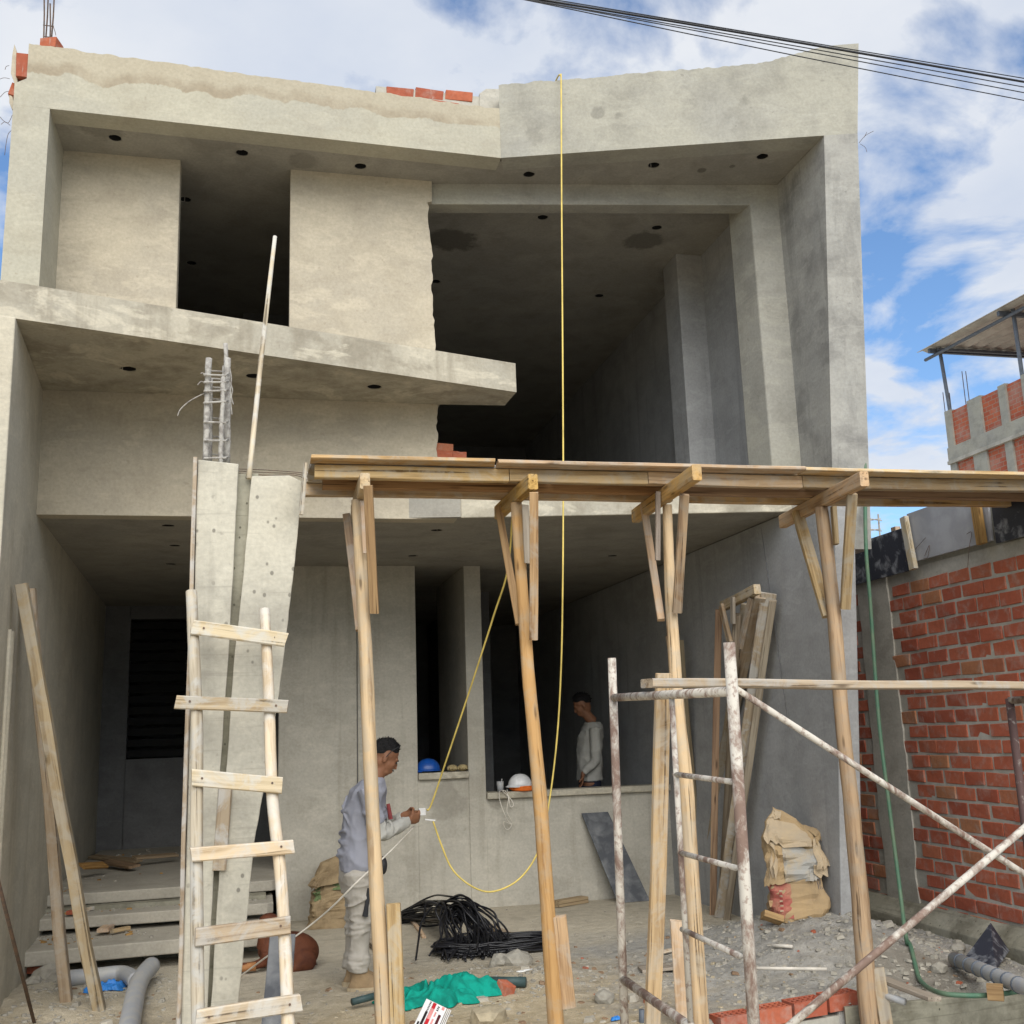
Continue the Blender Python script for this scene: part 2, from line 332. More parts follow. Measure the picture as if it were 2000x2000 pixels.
MT['trouser'] = simple('dusty_trousers', (.43, .395, .34), .92, sc_=5, var=.14, bst=.2, bd=.01)
MT['boot'] = simple('tan_boot', (.34, .235, .13), .8, sc_=12)
MT['sole'] = simple('boot_sole', (.50, .40, .26), .8, sc_=12)
MT['dark'] = simple('dark_leather', (.03, .03, .032), .5, sc_=12)
MT['red'] = simple('red_cloth', (.28, .06, .06), .9, sc_=12)
MT['navy'] = simple('navy_cloth', (.02, .025, .05), .9, sc_=12)
MT['blues'] = simple('blue_cloth', (.01, .03, .25), .9, sc_=12)
MT['dog'] = simple('brown_fur', (.115, .036, .015), .75, sc_=9, c2=(.07, .02, .009), bst=.6, bd=.006)
MT['dogl'] = simple('tan_fur', (.34, .155, .06), .75, sc_=9, bst=.6, bd=.006)
MT['paper'] = simple('kraft_paper', (.44, .31, .165), .85, sc_=5, c2=(.37, .265, .15), bst=.5, bd=.008)
MT['paper_in'] = simple('pale_kraft_paper', (.50, .385, .245), .85, sc_=5, c2=(.42, .34, .24), bst=.5, bd=.008)
MT['paper_red'] = simple('red_printed_paper', (.40, .115, .09), .85, sc_=9, c2=(.42, .20, .13), bst=.4, bd=.006)
MT['paper_grey'] = simple('cement_dusted_paper', (.38, .37, .34), .9, sc_=7, c2=(.44, .36, .25), bst=.4, bd=.006)
MT['sack'] = simple('brown_sack', (.33, .245, .14), .9, sc_=7, c2=(.24, .175, .10), bst=.6, bd=.01)
MT['sackg'] = simple('green_print', (.15, .20, .09), .9, sc_=12)
MT['print_w'] = simple('white_print', (.78, .77, .76), .6, bst=0, var=.05)
MT['print_r'] = simple('red_print', (.55, .02, .03), .6, bst=0)
MT['print_p'] = simple('pink_print', (.72, .30, .28), .6, bst=0)
MT['print_k'] = simple('black_print', (.02, .015, .015), .6, bst=0)
MT['print_m'] = simple('maroon_print', (.09, .015, .018), .6, bst=0)
MT['ink'] = simple('faded_ink', (.33, .06, .05), .8, bst=0)
MT['ink2'] = simple('grey_ink', (.17, .14, .12), .8, bst=0)
MT['sheet'] = simple('roof_sheet', (.62, .60, .54), .6, sc_=2, coord='g')
MT['steel'] = simple('painted_steel', (.13, .15, .18), .5, sc_=8)
MT['stone'] = simple('rubble_stone', (.36, .335, .28), .95, sc_=16, c2=(.28, .26, .22), bst=.6, bd=.01)
MT['stonet'] = simple('sandy_stone', (.44, .375, .26), .95, sc_=16, bst=.6, bd=.01)
def scaffold_mat():
    m, t, b = newmat('scaffold_steel'); p = objc(t)
    a = noi(t, scl(t, p, (1, 1, .55)), 9, 8, .7, .6); z = noi(t, p, 3.5, 4, .5)
    c = mixc(t, ramp(t, M(t, 'ADD', M(t, 'MULTIPLY', a, .75), M(t, 'MULTIPLY', z, .3)), (.46, 0), (.56, 1)), (.20, .135, .105), (.54, .50, .43))
    c = mixc(t, M(t, 'MULTIPLY', ramp(t, noi(t, p, 42, 4, .6), (.55, 0), (.62, 1)), .7), c, (.25, .175, .14))
    L(t, c, b.inputs['Base Color']); b.inputs['Roughness'].default_value = .8; b.inputs['Specular IOR Level'].default_value = .25
    bump(t, b, a, .4, .003); return m
MT['scaf'] = scaffold_mat()
MT['scafd'] = simple('rusty_scaffold_steel', (.085, .05, .045), .75, sc_=22, c2=(.30, .27, .24), lo=.60, hi=.74)
def brick_mat(name, c1, c2, c3, dust):
    m, t, b = newmat(name); p = objc(t); g = geo(t); r = rnd(t)
    c = mixc(t, ramp(t, r, (.0, 0), (1, 1)), c1, c2)
    c = mixc(t, ramp(t, M(t, 'FRACT', M(t, 'MULTIPLY', r, 13.7)), (.86, 0), (.9, 1)), c, c3)
    c = mixc(t, M(t, 'MULTIPLY', ramp(t, noi(t, g, 9, 7, .65, .4), (.5, 0), (.72, 1)), dust), c, (.42, .33, .28))
    c = mixc(t, M(t, 'MULTIPLY', ramp(t, noi(t, scl(t, g, (26, 26, 4)), 1.0, 4, .6), (.66, 0), (.72, 1)), .45), c, (.50, .44, .38))
    c = mixc(t, ramp(t, noi(t, g, 30, 4, .6), (.3, .25), (.6, 0)), c, (.14, .04, .025))
    L(t, c, b.inputs['Base Color']); b.inputs['Roughness'].default_value = .88; b.inputs['Specular IOR Level'].default_value = .2
    bump(t, b, M(t, 'ADD', noi(t, g, 18, 6, .6), M(t, 'MULTIPLY', noi(t, g, 90, 3, .6), .4)), .4, .006); return m
MT['brick'] = brick_mat('fired_brick', (.48, .14, .075), (.36, .095, .055), (.43, .19, .095), .6)
MT['brick_or'] = brick_mat('orange_brick', (.42, .125, .065), (.34, .095, .055), (.40, .15, .08), .5)
MT['mortar'] = plaster('mortar', (.47, .445, .385), (.41, .39, .335), (.28, .26, .215), .6)
def farbrick():
    m, t, b = newmat('far_brickwork'); p = geo(t)
    sp = t.nodes.new('ShaderNodeSeparateXYZ'); L(t, p, sp.inputs[0]); cb = t.nodes.new('ShaderNodeCombineXYZ'); L(t, sp.outputs[1], cb.inputs[0]); L(t, sp.outputs[2], cb.inputs[1])
    n = t.nodes.new('ShaderNodeTexBrick'); L(t, cb.outputs[0], n.inputs['Vector']); n.inputs['Scale'].default_value = 1
    n.inputs['Color1'].default_value = (.46, .115, .05, 1); n.inputs['Color2'].default_value = (.36, .08, .04, 1); n.inputs['Mortar'].default_value = (.33, .20, .14, 1)
    n.inputs['Mortar Size'].default_value = .012; n.inputs['Brick Width'].default_value = .28; n.inputs['Row Height'].default_value = .13
    c = mixc(t, M(t, 'MULTIPLY', ramp(t, noi(t, p, 1.7, 6, .6), (.5, 0), (.68, 1)), .5), n.outputs[0], (.40, .30, .25))
    L(t, c, b.inputs['Base Color']); b.inputs['Roughness'].default_value = .9; bump(t, b, n.outputs['Fac'], .4, -.01); return m
MT['farbrick'] = farbrick()
def ground_mat():
    m, t, b = newmat('construction_ground'); p = geo(t)
    sp = t.nodes.new('ShaderNodeSeparateXYZ'); L(t, p, sp.inputs[0])
    a = noi(t, p, 1.3, 7, .6, .5); f = noi(t, p, 11, 7, .68, .3); ff = noi(t, p, 120, 3, .6)
    sand = mixc(t, ramp(t, f, (.35, 0), (.7, 1)), (.44, .355, .225), (.64, .535, .37))
    ceme = mixc(t, ramp(t, f, (.35, 0), (.7, 1)), (.47, .425, .335), (.60, .54, .43))
    grey = mixc(t, ramp(t, f, (.35, 0), (.7, 1)), (.31, .30, .275), (.50, .475, .425))
    # sand in front, dusty cement floor in the porch, grey rubble towards the brick wall
    yy = M(t, 'ADD', sp.outputs[1], M(t, 'MULTIPLY', M(t, 'SUBTRACT', a, .5), 1.6))
    c = mixc(t, ramp(t, M(t, 'MULTIPLY', M(t, 'SUBTRACT', yy, 6.2), .2), (.12, 0), (.46, 1)), sand, ceme)
    xx = M(t, 'ADD', sp.outputs[0], M(t, 'MULTIPLY', M(t, 'SUBTRACT', noi(t, p, 2.2, 6, .65, .4), .5), 2.6))
    gm = M(t, 'MULTIPLY', ramp(t, M(t, 'MULTIPLY', xx, .2), (.40, 0), (.60, 1)), ramp(t, M(t, 'MULTIPLY', sp.outputs[1], .1), (.86, 1), (.93, 0)))
    c = mixc(t, gm, c, grey)
    c = mixc(t, M(t, 'MULTIPLY', ramp(t, noi(t, p, 2.7, 5, .6, .6), (.54, 0), (.66, 1)), .4), c, (.32, .285, .225))
    dd = t.nodes.new('ShaderNodeVectorMath'); dd.operation = 'DISTANCE'; L(t, scl(t, p, (1, .8, 0)), dd.inputs[0]); dd.inputs[1].default_value = (4.2, 5.36, 0)
    c = mixc(t, M(t, 'MULTIPLY', ramp(t, M(t, 'ADD', dd.outputs['Value'], M(t, 'MULTIPLY', M(t, 'SUBTRACT', a, .5), .5)), (.22, 1), (.42, 0)), .6), c, (.17, .145, .105))
    c = mixc(t, ramp(t, ff, (.3, .35), (.5, 0)), c, (.17, .15, .12))
    c = mixc(t, M(t, 'MULTIPLY', ramp(t, noi(t, p, 34, 4, .6), (.66, 0), (.72, 1)), .55), c, (.56, .52, .45))
    L(t, c, b.inputs['Base Color']); b.inputs['Roughness'].default_value = .97; b.inputs['Specular IOR Level'].default_value = .12
    bump(t, b, M(t, 'ADD', f, M(t, 'MULTIPLY', ff, .3)), .9, .035); return m
MT['ground'] = ground_mat()
# ================================================================ GROUND
def sst(a, b, x):
    t = max(0, min(1, (x - a) / (b - a))); return t * t * (3 - 2 * t)
def gh(x, y):
    if abs(x) > 14 or y < -6 or y > 20: return 0.0
    front = 1 - sst(7.7, 8.6, y)
    h = front * (.03 * nz((x * 1.1, y * 1.1, 0), 1, 1) + .018 * nz((x * 3.7, y * 3.7, 0), 1, 2) + .010 * nz((x * 11, y * 11, 0), 1, 3))
    h += .004 * nz((x * 2, y * 2, 0), 1, 4)
    m = sst(2.6, 4.3, x) * sst(6.5, 7.5, y) * (1 - sst(7.9, 9.2, y)) * (1 - .85 * sst(4.25, 4.9, x))
    h += m * (.24 + .05 * nz((x * 2.6, y * 2.6, 0), 1, 5) + .03 * nz((x * 8, y * 8, 0), 1, 6) + .012 * nz((x * 24, y * 24, 0), 1, 7))
    yt = 6.19 + .2 * (x - 2.6) if x < 3.40 else 6.265 + .135 * (x - 3.35)
    h -= .34 * sst(2.35, 2.6, x) * (1 - sst(yt - .02, yt + .02, y))
    p2 = math.exp(-(((x - 1.85) / .55) ** 2 + ((y - 7.75) / .35) ** 2)); h += p2 * (.05 + .03 * nz((x * 7, y * 7, 0), 1, 9))
    l = (1 - sst(-1.3, -.6, x)) * sst(6.6, 7.2, y) * (1 - sst(8.6, 9.0, y)); h += l * (.04 + .03 * nz((x * 6, y * 6, 0), 1, 8))
    return h
def axis(lo, hi, st, far):
    a = []; v = lo
    while v < hi + 1e-6: a.append(v); v += st
    out = [lo - d for d in far[::-1]] + a + [a[-1] + d for d in far]; return out
far = [.3, 1, 2.5, 6, 14, 40, 120, 400, 900]
gx = axis(-2.4, 5.6, .04, far); gy = axis(5.6, 9.6, .035, far)
vs = [(x, y, gh(x, y)) for y in gy for x in gx]; nx_ = len(gx)
fs = [(j * nx_ + i, j * nx_ + i + 1, (j + 1) * nx_ + i + 1, (j + 1) * nx_ + i) for j in range(len(gy) - 1) for i in range(nx_ - 1)]
tag(MB().add(vs, fs).build('ground', MT['ground'], smooth=True), 'dusty sand and cement rubble ground of the building site', kind='structure')
# ================================================================ HOUSE
ZC, ZS, ZK, ZKT, ZT = 3.36, 3.65, 4.31, 4.55, 6.30
house = thing('house', (1.4, 8.4, 0), 'unfinished two storey house with bare grey cement render and an open upper floor', 'house')
def part(name, mb, mat, bevel=.008, smooth=False): return mb.build(name, MT[mat], house, bevel=bevel, smooth=smooth)
part('side_wall', MB().plan([(-1.5, 6.9), (-1.6, 8.4), (-1.95, 17.1), (-2.45, 17.1), (-2.15, 6.75)], -.15, 4.305), 'pl_left')
def bool_cut(o, cutter):
    md = o.modifiers.new('cut', 'BOOLEAN'); md.object = cutter; md.operation = 'DIFFERENCE'; md.solver = 'EXACT'
    dg = bpy.context.evaluated_depsgraph_get(); me = bpy.data.meshes.new_from_object(o.evaluated_get(dg)); o.modifiers.clear()
    o.data = me; bpy.data.objects.remove(cutter)
def holes(o, pts, z, r=.05, depth=.1):
    mb = MB()
    for q in pts:
        p = px(*q, Z=z); _seed[0] += 1
        k = 14; ring = [(r * (1 + .16 * nz((math.cos(a) * 2, math.sin(a) * 2, _seed[0]), 1, 3)) * math.cos(a), r * (1 + .16 * nz((math.cos(a) * 2, math.sin(a) * 2, _seed[0]), 1, 3)) * math.sin(a)) for a in [2 * math.pi * i / k for i in range(k)]]
        mb.prism([(p.x + a, p.y + b, z - .05) for a, b in ring], (0, 0, .05 + depth))
    c = mb.build('cutter', MT['hole']); bool_cut(o, c)
    for i, q in enumerate(pts):     # empty light box, lined near black for the shade inside the hole
        p = px(*q, Z=z); k = 14; cup = MB(); zz = (z + .004, z + depth - .004)
        ring = [(p.x + r * .93 * math.cos(2 * math.pi * a / k), p.y + r * .93 * math.sin(2 * math.pi * a / k)) for a in range(k)]
        cup.add([(x, y, h) for h in zz for x, y in ring], [(a, (a + 1) % k, (a + 1) % k + k, a + k) for a in range(k)] + [tuple(range(k, 2 * k))]); cup.build('shade_lining', MT['hole'], o)
# canopy over the entrance: its front edge runs askew
def cy_(x): return 6.94 + (x + 1.5) * .305
can = part('canopy', MB().plan([(-2.6, cy_(-2.6)), (1.98, 8.0), (1.965, 8.36), (1.43, 8.40), (1.43, 8.5), (-2.6, 8.5)], ZK, ZKT), 'pl_canopy', 0)
holes(can, [(251, 721), (495, 735), (731, 756)], ZK, .056)
# floor slab of the upper storey, with the porch ceiling as its underside
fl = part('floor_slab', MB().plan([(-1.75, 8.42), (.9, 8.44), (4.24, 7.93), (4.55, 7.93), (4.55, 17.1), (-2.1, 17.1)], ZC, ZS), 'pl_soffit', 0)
holes(fl, [(328, 1027), (341, 1066), (333, 1102), (853, 1036), (806, 1086), (1196, 1086)], ZC, .05)
# render on the slab edge
part('slab_edge', MB().hexa([(1.57, 8.33, ZC - .01), (4.24, 7.90, ZC - .01), (4.24, 7.935, ZC - .01), (1.57, 8.36, ZC - .01)], [(1.57, 8.33, ZS + .01), (4.24, 7.90, ZS + .01), (4.24, 7.935, ZS + .01), (1.57, 8.36, ZS + .01)]), 'pl_canopy')
def jag(p0, p1, n, amp, ax, seed):
    out = []
    for i in range(n + 1):
        t = i / n; p = V(p0).lerp(V(p1), t); p[ax] += amp * (nz((t * n * .23, 0, 0), 1, seed) + .8 * nz((t * n * .71, 3, 0), 1, seed)); out.append(tuple(p))
    return out
# wall below the canopy with its broken right end
pw = [(-1.63, 8.40, ZC - .01), (1.55, 8.40, ZC - .01), (1.56, 8.40, 3.66)] + jag((1.40, 8.40, 3.80), (1.41, 8.40, ZK + .02), 16, .018, 0, 12) + [(-1.63, 8.40, ZK + .02)]
part('parapet_wall', MB().prism(pw, (0, .15, 0)), 'pl_warm', .004)
# upper facade panels
part('wall_panel', MB().box(-1.63, -.66, 8.40, 8.55, ZK + .1, ZT + .02), 'pl_warm')
e0 = px(838, 402, Y=8.4); e1 = px(850, 684, Y=8.4)
pn = [(.215, 8.40, ZK + .1), (e1.x, 8.40, ZK + .1)] + jag((e1.x, 8.40, 4.6), (e0.x, 8.40, 6.10), 34, .022, 0, 21) + [(1.40, 8.40, 6.115), (1.40, 8.40, ZT + .02), (.215, 8.40, ZT + .02)]
part('wall_panel', MB().prism(pn, (0, .15, 0)), 'pl_warm', .004)
# roof slab / upper ceiling
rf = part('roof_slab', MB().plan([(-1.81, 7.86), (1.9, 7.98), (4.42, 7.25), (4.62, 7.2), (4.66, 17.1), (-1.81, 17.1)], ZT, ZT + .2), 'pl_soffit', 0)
holes(rf, [(225, 270), (473, 299), (704, 325), (1033, 341), (1277, 323), (1489, 306), (1060, 425), (1283, 445), (362, 390), (374, 514), (851, 550), (1170, 578)], ZT, .049)
# lintel over the big opening and the column at its right end
part('lintel', MB().hexa([(1.32, 8.455, 6.11), (4.40, 7.965, 6.11), (4.42, 8.13, 6.11), (1.34, 8.62, 6.11)], [(1.32, 8.455, ZT + .02), (4.40, 7.965, ZT + .02), (4.42, 8.13, ZT + .02), (1.34, 8.62, ZT + .02)]), 'pl_grey')
part('column', MB().plan([(4.145, 8.0), (4.43, 7.955), (4.43, 8.32), (4.085, 8.32)], ZS - .02, ZT + .02), 'pl_grey', .012)
# left column of the upper frame
part('column', MB().hexa([(-1.81, 7.792, ZKT - .05), (-1.555, 7.801, ZKT - .05), (-1.555, 8.45, ZKT - .05), (-1.81, 8.45, ZKT - .05)], [(-1.80, 7.7905, ZT - .004), (-1.55, 7.7995, ZT - .004), (-1.55, 8.45, ZT - .004), (-1.80, 8.45, ZT - .004)]), 'pl_band', 0)
def strip_wall(mb, cols, d):     # cols: (bottom point, top point) pairs along the wall
    n = len(cols); d = V(d); vs = []
    for b_, t_ in cols: vs += [V(b_), V(t_), V(b_) + d, V(t_) + d]
    fs = []
    for i in range(n - 1):
        a = 4 * i; c = a + 4; fs += [(a, c, c + 1, a + 1), (a + 2, a + 3, c + 3, c + 2), (a + 1, c + 1, c + 3, a + 3), (a, a + 2, c + 2, c)]
    fs += [(0, 1, 3, 2), (4 * n - 4, 4 * n - 2, 4 * n - 1, 4 * n - 3)]
    return mb.add(vs, fs)
# parapet band, left length (straight) with a rough top and a broken corner
def yb(x): return 7.853 + .035 * x
cols = []
for i in range(120):
    t = i / 119; x = -1.72 + (1.9 + 1.72) * t; z = 6.81 - .07 * t + .012 * nz((x * 9, 0, 0), 1, 31) + .010 * nz((x * 31, 0, 0), 1, 32)
    cols.append(((x, yb(x), ZT - .004), (x, yb(x), z)))
mb = strip_wall(MB(), cols, (0, .2, 0)); strip_wall(mb, [((-1.80, 7.79, ZT - .004), (-1.80, 7.79, 6.47)), ((-1.7203, 7.793, ZT - .004), (-1.7203, 7.793, 6.52))], (0, .2, 0))
part('parapet_band', mb, 'pl_band', 0)
# right length of the band, coming forward
B0, B1 = V((1.9, 7.918, 0)), V((4.735, 7.035, 0)); bd = (B1 - B0).normalized()
Ln = (B1 - B0).length; cols = []
for i in range(110):
    t = i / 109; s_ = Ln * t; r_ = 1 - t; z = 7.10 - .12 * sst(.06, .30, r_) - .02 * sst(.5, 1, r_) + (.014 * nz((s_ * 8, 0, 0), 1, 41) + .012 * nz((s_ * 29, 0, 0), 1, 42)) * sst(.05, .12, r_)
    cols.append((B0 + bd * (s_ - .085 * sst(.9, 1, t)) + V((0, 0, ZT - .004)), B0 + bd * s_ + V((0, 0, z))))
part('parapet_band', strip_wall(MB(), cols, V((-bd.y, bd.x, 0)) * .2), 'pl_grey', 0)
# right fin: its front edge leans out towards the top
si = B0 + bd * ((4.40 - 1.9) / bd.x); so_ = B0 + bd * (Ln - .085)
part('fin_wall', MB().hexa([(4.385, 7.56, 2.98), (4.70, 7.54, 2.98), (4.70, 9.2, 2.98), (4.385, 9.2, 2.98)], [(4.40, si.y, ZT - .004), (so_.x, so_.y, ZT - .004), (4.66, 9.2, ZT - .004), (4.385, 9.2, ZT - .004)]), 'pl_fin', 0)
part('side_wall', MB().hexa([(4.215, 7.72, -.2), (4.40, 7.72, -.2), (4.58, 17, -.2), (4.05, 17, -.2)], [(4.235, 7.22, 3.355), (4.42, 7.25, 3.355), (4.58, 17, 3.355), (4.05, 17, 3.355)]), 'pl_cool', .01)
# inside of the upper storey
part('inner_wall', MB().box(4.30, 4.69, 8.33, 17, ZS - .02, ZT + .02), 'pl_cool', 0)
part('inner_column', MB().box(4.03, 4.31, 9.43, 9.80, ZS - .02, ZT + .02), 'pl_cool')
part('inner_wall', MB().box(-1.8, 4.68, 16.9, 17.08, ZS, ZT + .02), 'pl_shaded', 0)
part('inner_wall', MB().box(-1.80, -1.62, 8.55, 17, ZS, ZT + .02), 'pl_shaded', 0)
part('inner_wall', MB().box(.95, 1.10, 8.57, 13.0, ZS, ZT + .02), 'pl_shaded', 0)
part('inner_wall', MB().box(-.2, .95, 11.6, 11.75, ZS, ZT + .02), 'pl_shaded', 0)
# ground floor back wall with the two openings
part('porch_wall', MB().box(.21, .975, 10.90, 11.06, -.1, ZC + .02), 'pl_gf')
part('porch_wall', MB().box(.97, 1.555, 10.865, 11.06, -.1, ZC + .02), 'pl_gf')
part('low_wall', MB().box(1.545, 2.07, 10.88, 11.04, -.1, 1.24), 'pl_gf')
part('sill', MB().box(1.557, 2.058, 10.83, 11.07, 1.235, 1.30), 'pl_canopy')
part('pier', MB().box(2.06, 2.235, 10.868, 12.6, -.1, ZC + .02), 'pl_gf')
part('low_wall', MB().box(2.225, 4.2, 10.875, 11.04, -.1, 1.03), 'pl_gf')
part('sill', MB().box(2.237, 4.19, 10.82, 11.07, 1.022, 1.085), 'pl_canopy')
part('entry_wall', MB().box(.21, .36, 11.05, 14.15, -.1, ZC + .02), 'pl_shaded', 0)
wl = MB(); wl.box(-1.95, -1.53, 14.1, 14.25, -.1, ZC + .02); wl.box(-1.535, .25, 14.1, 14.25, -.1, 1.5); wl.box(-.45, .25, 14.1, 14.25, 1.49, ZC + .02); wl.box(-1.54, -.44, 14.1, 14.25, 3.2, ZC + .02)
part('entry_wall', wl, 'pl_shaded', 0)
for i in range(13): MB().box(-1.54, -.44, 14.17, 14.20, 1.52 + i * .13, 1.60 + i * .13).build('shutter_slat', MT['hole'], house)
part('inner_floor', MB().box(.36, 4.1, 11.04, 17, -.1, .44), 'conc_step', 0)
part('inner_wall', MB().box(-2.3, 4.6, 16.95, 17.1, -.1, ZC + .02), 'pl_shaded', 0)
part('inner_wall', MB().box(1.30, 1.42, 11.06, 13.4, .4, ZC + .02), 'pl_shaded', 0)
part('inner_wall', MB().box(2.6, 2.75, 12.9, 16.9, .4, ZC + .02), 'pl_shaded', 0)
# entrance steps: thin concrete treads with gaps below
def step(yl, yr, z, th, yb_, x1=.2):
    n = 12; pts = [(-1.78, yl)] + [(-1.78 + (x1 + 1.78) * i / n, yl + (yr - yl) * i / n + .012 * nz((i * .6, z * 7, 0), 1, 51)) for i in range(1, n)] + [(x1 - .05, yr), (x1, yr + .06), (x1, yb_), (-1.78, yb_)]
    return MB().plan(pts, z - th, z)
part('step', step(9.00, 9.16, .20, .105, 9.95, .12), 'conc_step', .01)
part('step', step(9.68, 9.76, .33, .09, 10.4, .16), 'conc_step', .01)
part('landing', step(10.07, 10.2, .46, .09, 14.1, .205), 'conc_step', .01)
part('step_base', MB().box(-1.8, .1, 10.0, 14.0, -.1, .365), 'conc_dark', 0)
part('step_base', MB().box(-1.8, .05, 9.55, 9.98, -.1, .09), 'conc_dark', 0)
# exposed brickwork on the house: parapet behind the band, stub on the floor slab, broken corner
def brick_mesh(name, l, w, h, mat, seed, ch=.004):
    mb = MB(); rr = random.Random(seed); pts = []
    bm = bmesh.new(); bmesh.ops.create_cube(bm, size=1.0)
    for v in bm.verts: v.co = V((v.co.x * w + rr.uniform(-.005, .005), v.co.y * l + rr.uniform(-.008, .008), v.co.z * h + rr.uniform(-.006, .006)))
    bmesh.ops.bevel(bm, geom=bm.edges[:], offset=ch, segments=1, affect='EDGES')
    me = bpy.data.meshes.new(name); bm.to_mesh(me); bm.free(); me.materials.append(MT[mat]); return me
BR = [brick_mesh('brick', .236, .11, .096, 'brick', s) for s in range(6)]
BRH = [brick_mesh('brick', .236, .11, .096, 'brick', s + 9) for s in range(2)]
BRO = [brick_mesh('brick', .236, .12, .09, 'brick_or', s + 20) for s in range(4)]
def put(me, loc, rot, parent, name='brick', s=(1, 1, 1)):
    o = bpy.data.objects.new(name, me); COL.objects.link(o); o.location = loc; o.rotation_euler = rot; o.scale = s
    WM[o.name] = Matrix.Identity(4)
    par(o, parent); return o
part('brick_parapet', MB().box(.9, 1.80, 8.131, 8.29, ZT + .2, 6.975), 'mortar', 0)
part('mortar_end', MB().prism([(1.76, 8.12, 6.5), (2.1, 8.12, 6.5), (2.1, 8.12, 7.08), (1.94, 8.12, 7.06), (1.84, 8.12, 7.05), (1.78, 8.12, 7.0)], (0, .15, 0)), 'mortar', 0)
for r_ in range(4):
    for c_ in range(4):
        x = .98 + c_ * .25 + (.12 if r_ % 2 else 0); z = 6.625 + r_ * .107 + .05 * (x - 1.3)
        if x > 1.72: continue
        put(BRO[(r_ + c_) % 4], (x, 8.185, z), (random.uniform(-.02, .02), random.uniform(-.02, .02), math.pi / 2), house)
for xp, yp, s_ in ((868, 877, .62), (872, 891, .9), (897, 893, .5), (880, 905, .9)):
    p = px(xp, yp, Y=8.43); put(BRO[int(xp) % 4], (p.x, 8.49, p.z), (0, 0, math.pi / 2 + .03), house, s=(1, s_, 1))
bA = px(46, 131, Y=7.84); put(BRO[0], (bA.x, 7.88, bA.z), (math.pi / 2, 0, 0), house, s=(.78, .80, 1.5))
bB = px(99, 88, Y=7.95); put(BRO[1], (bB.x, 7.98, bB.z), (0, 0, math.pi / 2 - .3), house, s=(1, .55, 1))
fl_ = [px(28, 86, Y=7.84), px(34, 105, Y=7.84), px(34, 160, Y=7.84), px(30, 168, Y=7.84), px(21, 143, Y=7.84), px(24, 105, Y=7.84)]
part('broken_render', MB().prism(fl_, (0, .2, 0)), 'pl_warm', .003)
fl_ = [px(18, 185, Y=7.84), px(24, 188, Y=7.84), px(30, 212, Y=7.84), px(24, 214, Y=7.84), px(18, 200, Y=7.84)]
part('broken_render', MB().prism(fl_, (0, .1, 0)), 'pl_warm', .003)
q = px(28, 177, Y=7.9); put(BRO[2], (q.x, 7.92, q.z), (math.pi / 2, .3, 0), house, s=(.5, .4, .9))
# starter bars
for i, (xb, xt, yt) in enumerate(((85, 86, -40), (88, 95, -30), (97, 98, 7), (99, 107, -30))):
    a = px(xb, 96, Y=7.95 + .05 * (i % 2)); b_ = px(xt, yt, Y=7.95 + .05 * (i % 2)); MB().tube([a, a.lerp(b_, .5) + V((.004, 0, 0)), b_], .006, 6).build('rebar', MT['rebar'], house)
for y in (49, 71):
    MB().tube([px(84, y, Y=7.95), px(105, y + 2, Y=7.95), px(104, y + 3, Y=8.0), px(84, y, Y=8.0)], .003, 5).build('rebar_tie', MT['rebar'], house)
MB().tube(spline([px(104, 52, Y=7.95), px(107, 60, Y=7.95), px(109, 69, Y=7.95)], 4), .0025, 5).build('tie_wire', MT['rebar'], house)
for pts in ([(24, 225), (16, 240), (6, 235), (0, 228)], [(20, 245), (10, 238), (2, 243)], [(22, 255), (16, 262), (12, 280), (9, 303)], [(20, 178), (10, 180), (0, 190)], [(19, 154), (8, 152), (-4, 156)], [(18, 128), (12, 130), (10, 136)]):
    MB().tube(spline([px(a, b_, Y=7.9) for a, b_ in pts], 4), .002, 4).build('tie_wire', MT['rebar'], house)
for pts in ([(1678, 279), (1690, 265), (1706, 256)], [(1680, 281), (1690, 288), (1693, 297)], [(1688, 268), (1693, 258)]):
    MB().tube(spline([px(a, b_, Y=7.3) for a, b_ in pts], 4), .002, 4).build('tie_wire', MT['rebar'], house)
# thin cracks scored where the render was stopped
for pts, X_ in (([(1509, 366), (1520, 470), (1541, 700), (1553, 850)], 4.374),):
    MB().tube([px(a, b_, X=4.384) for a, b_ in pts], .004, 4).build('render_joint', MT['hole'], house)
MB().tube([px(1487, 1030, X=4.215), px(1510, 1200, X=4.205), px(1540, 1420, X=4.19)], .004, 4).build('render_joint', MT['pl_shaded'], house)
MB().box(.962, .971, 10.894, 10.905, .9, ZC).build('render_joint', MT['pl_shaded'], house)
# conduits cast in the left wall
for xx in (7.38, 7.50):
    MB().tube([(-1.495 - (xx - 6.9) * .067, xx, -.05), (-1.495 - (xx - 6.9) * .067, xx, 2.4)], .016, 8).build('conduit', MT['pl_left'], house)
# ================================================================ NEIGHBOUR'S BRICK WALL
bw = thing('brick_wall', (5.3, 7.5, 0), 'red brick boundary wall with a grey concrete column and a board shuttered beam on top', 'wall')
MB().box(5.2065, 5.42, 4.0, 10.8, -.2, 2.87).build('mortar', MT['mortar'], bw)
random.seed(3)
k = 0
for r_ in range(24):
    z = .17 + r_ * .1155; y = 6.02 + (.13 if r_ % 2 else 0) + random.uniform(-.012, .012)
    while y < 9.45:
        Ly = random.choice((1, 1, 1, 1, .97, .93)); yc = y + .118 * Ly
        if not (8.11 < yc < 8.66) and z < 2.82:
            zz = z + .004 * nz((y * 1.5, z, 0), 1, 71)
            put(random.choice(BR), (5.254 + random.uniform(-.004, .005), yc, zz), (random.uniform(-.012, .012), 0, random.uniform(-.012, .012)), bw, s=(1, Ly * random.uniform(.985, 1.01), random.uniform(.97, 1.03))); k += 1
        y += .258 * Ly + (.002 if Ly > .95 else 0)
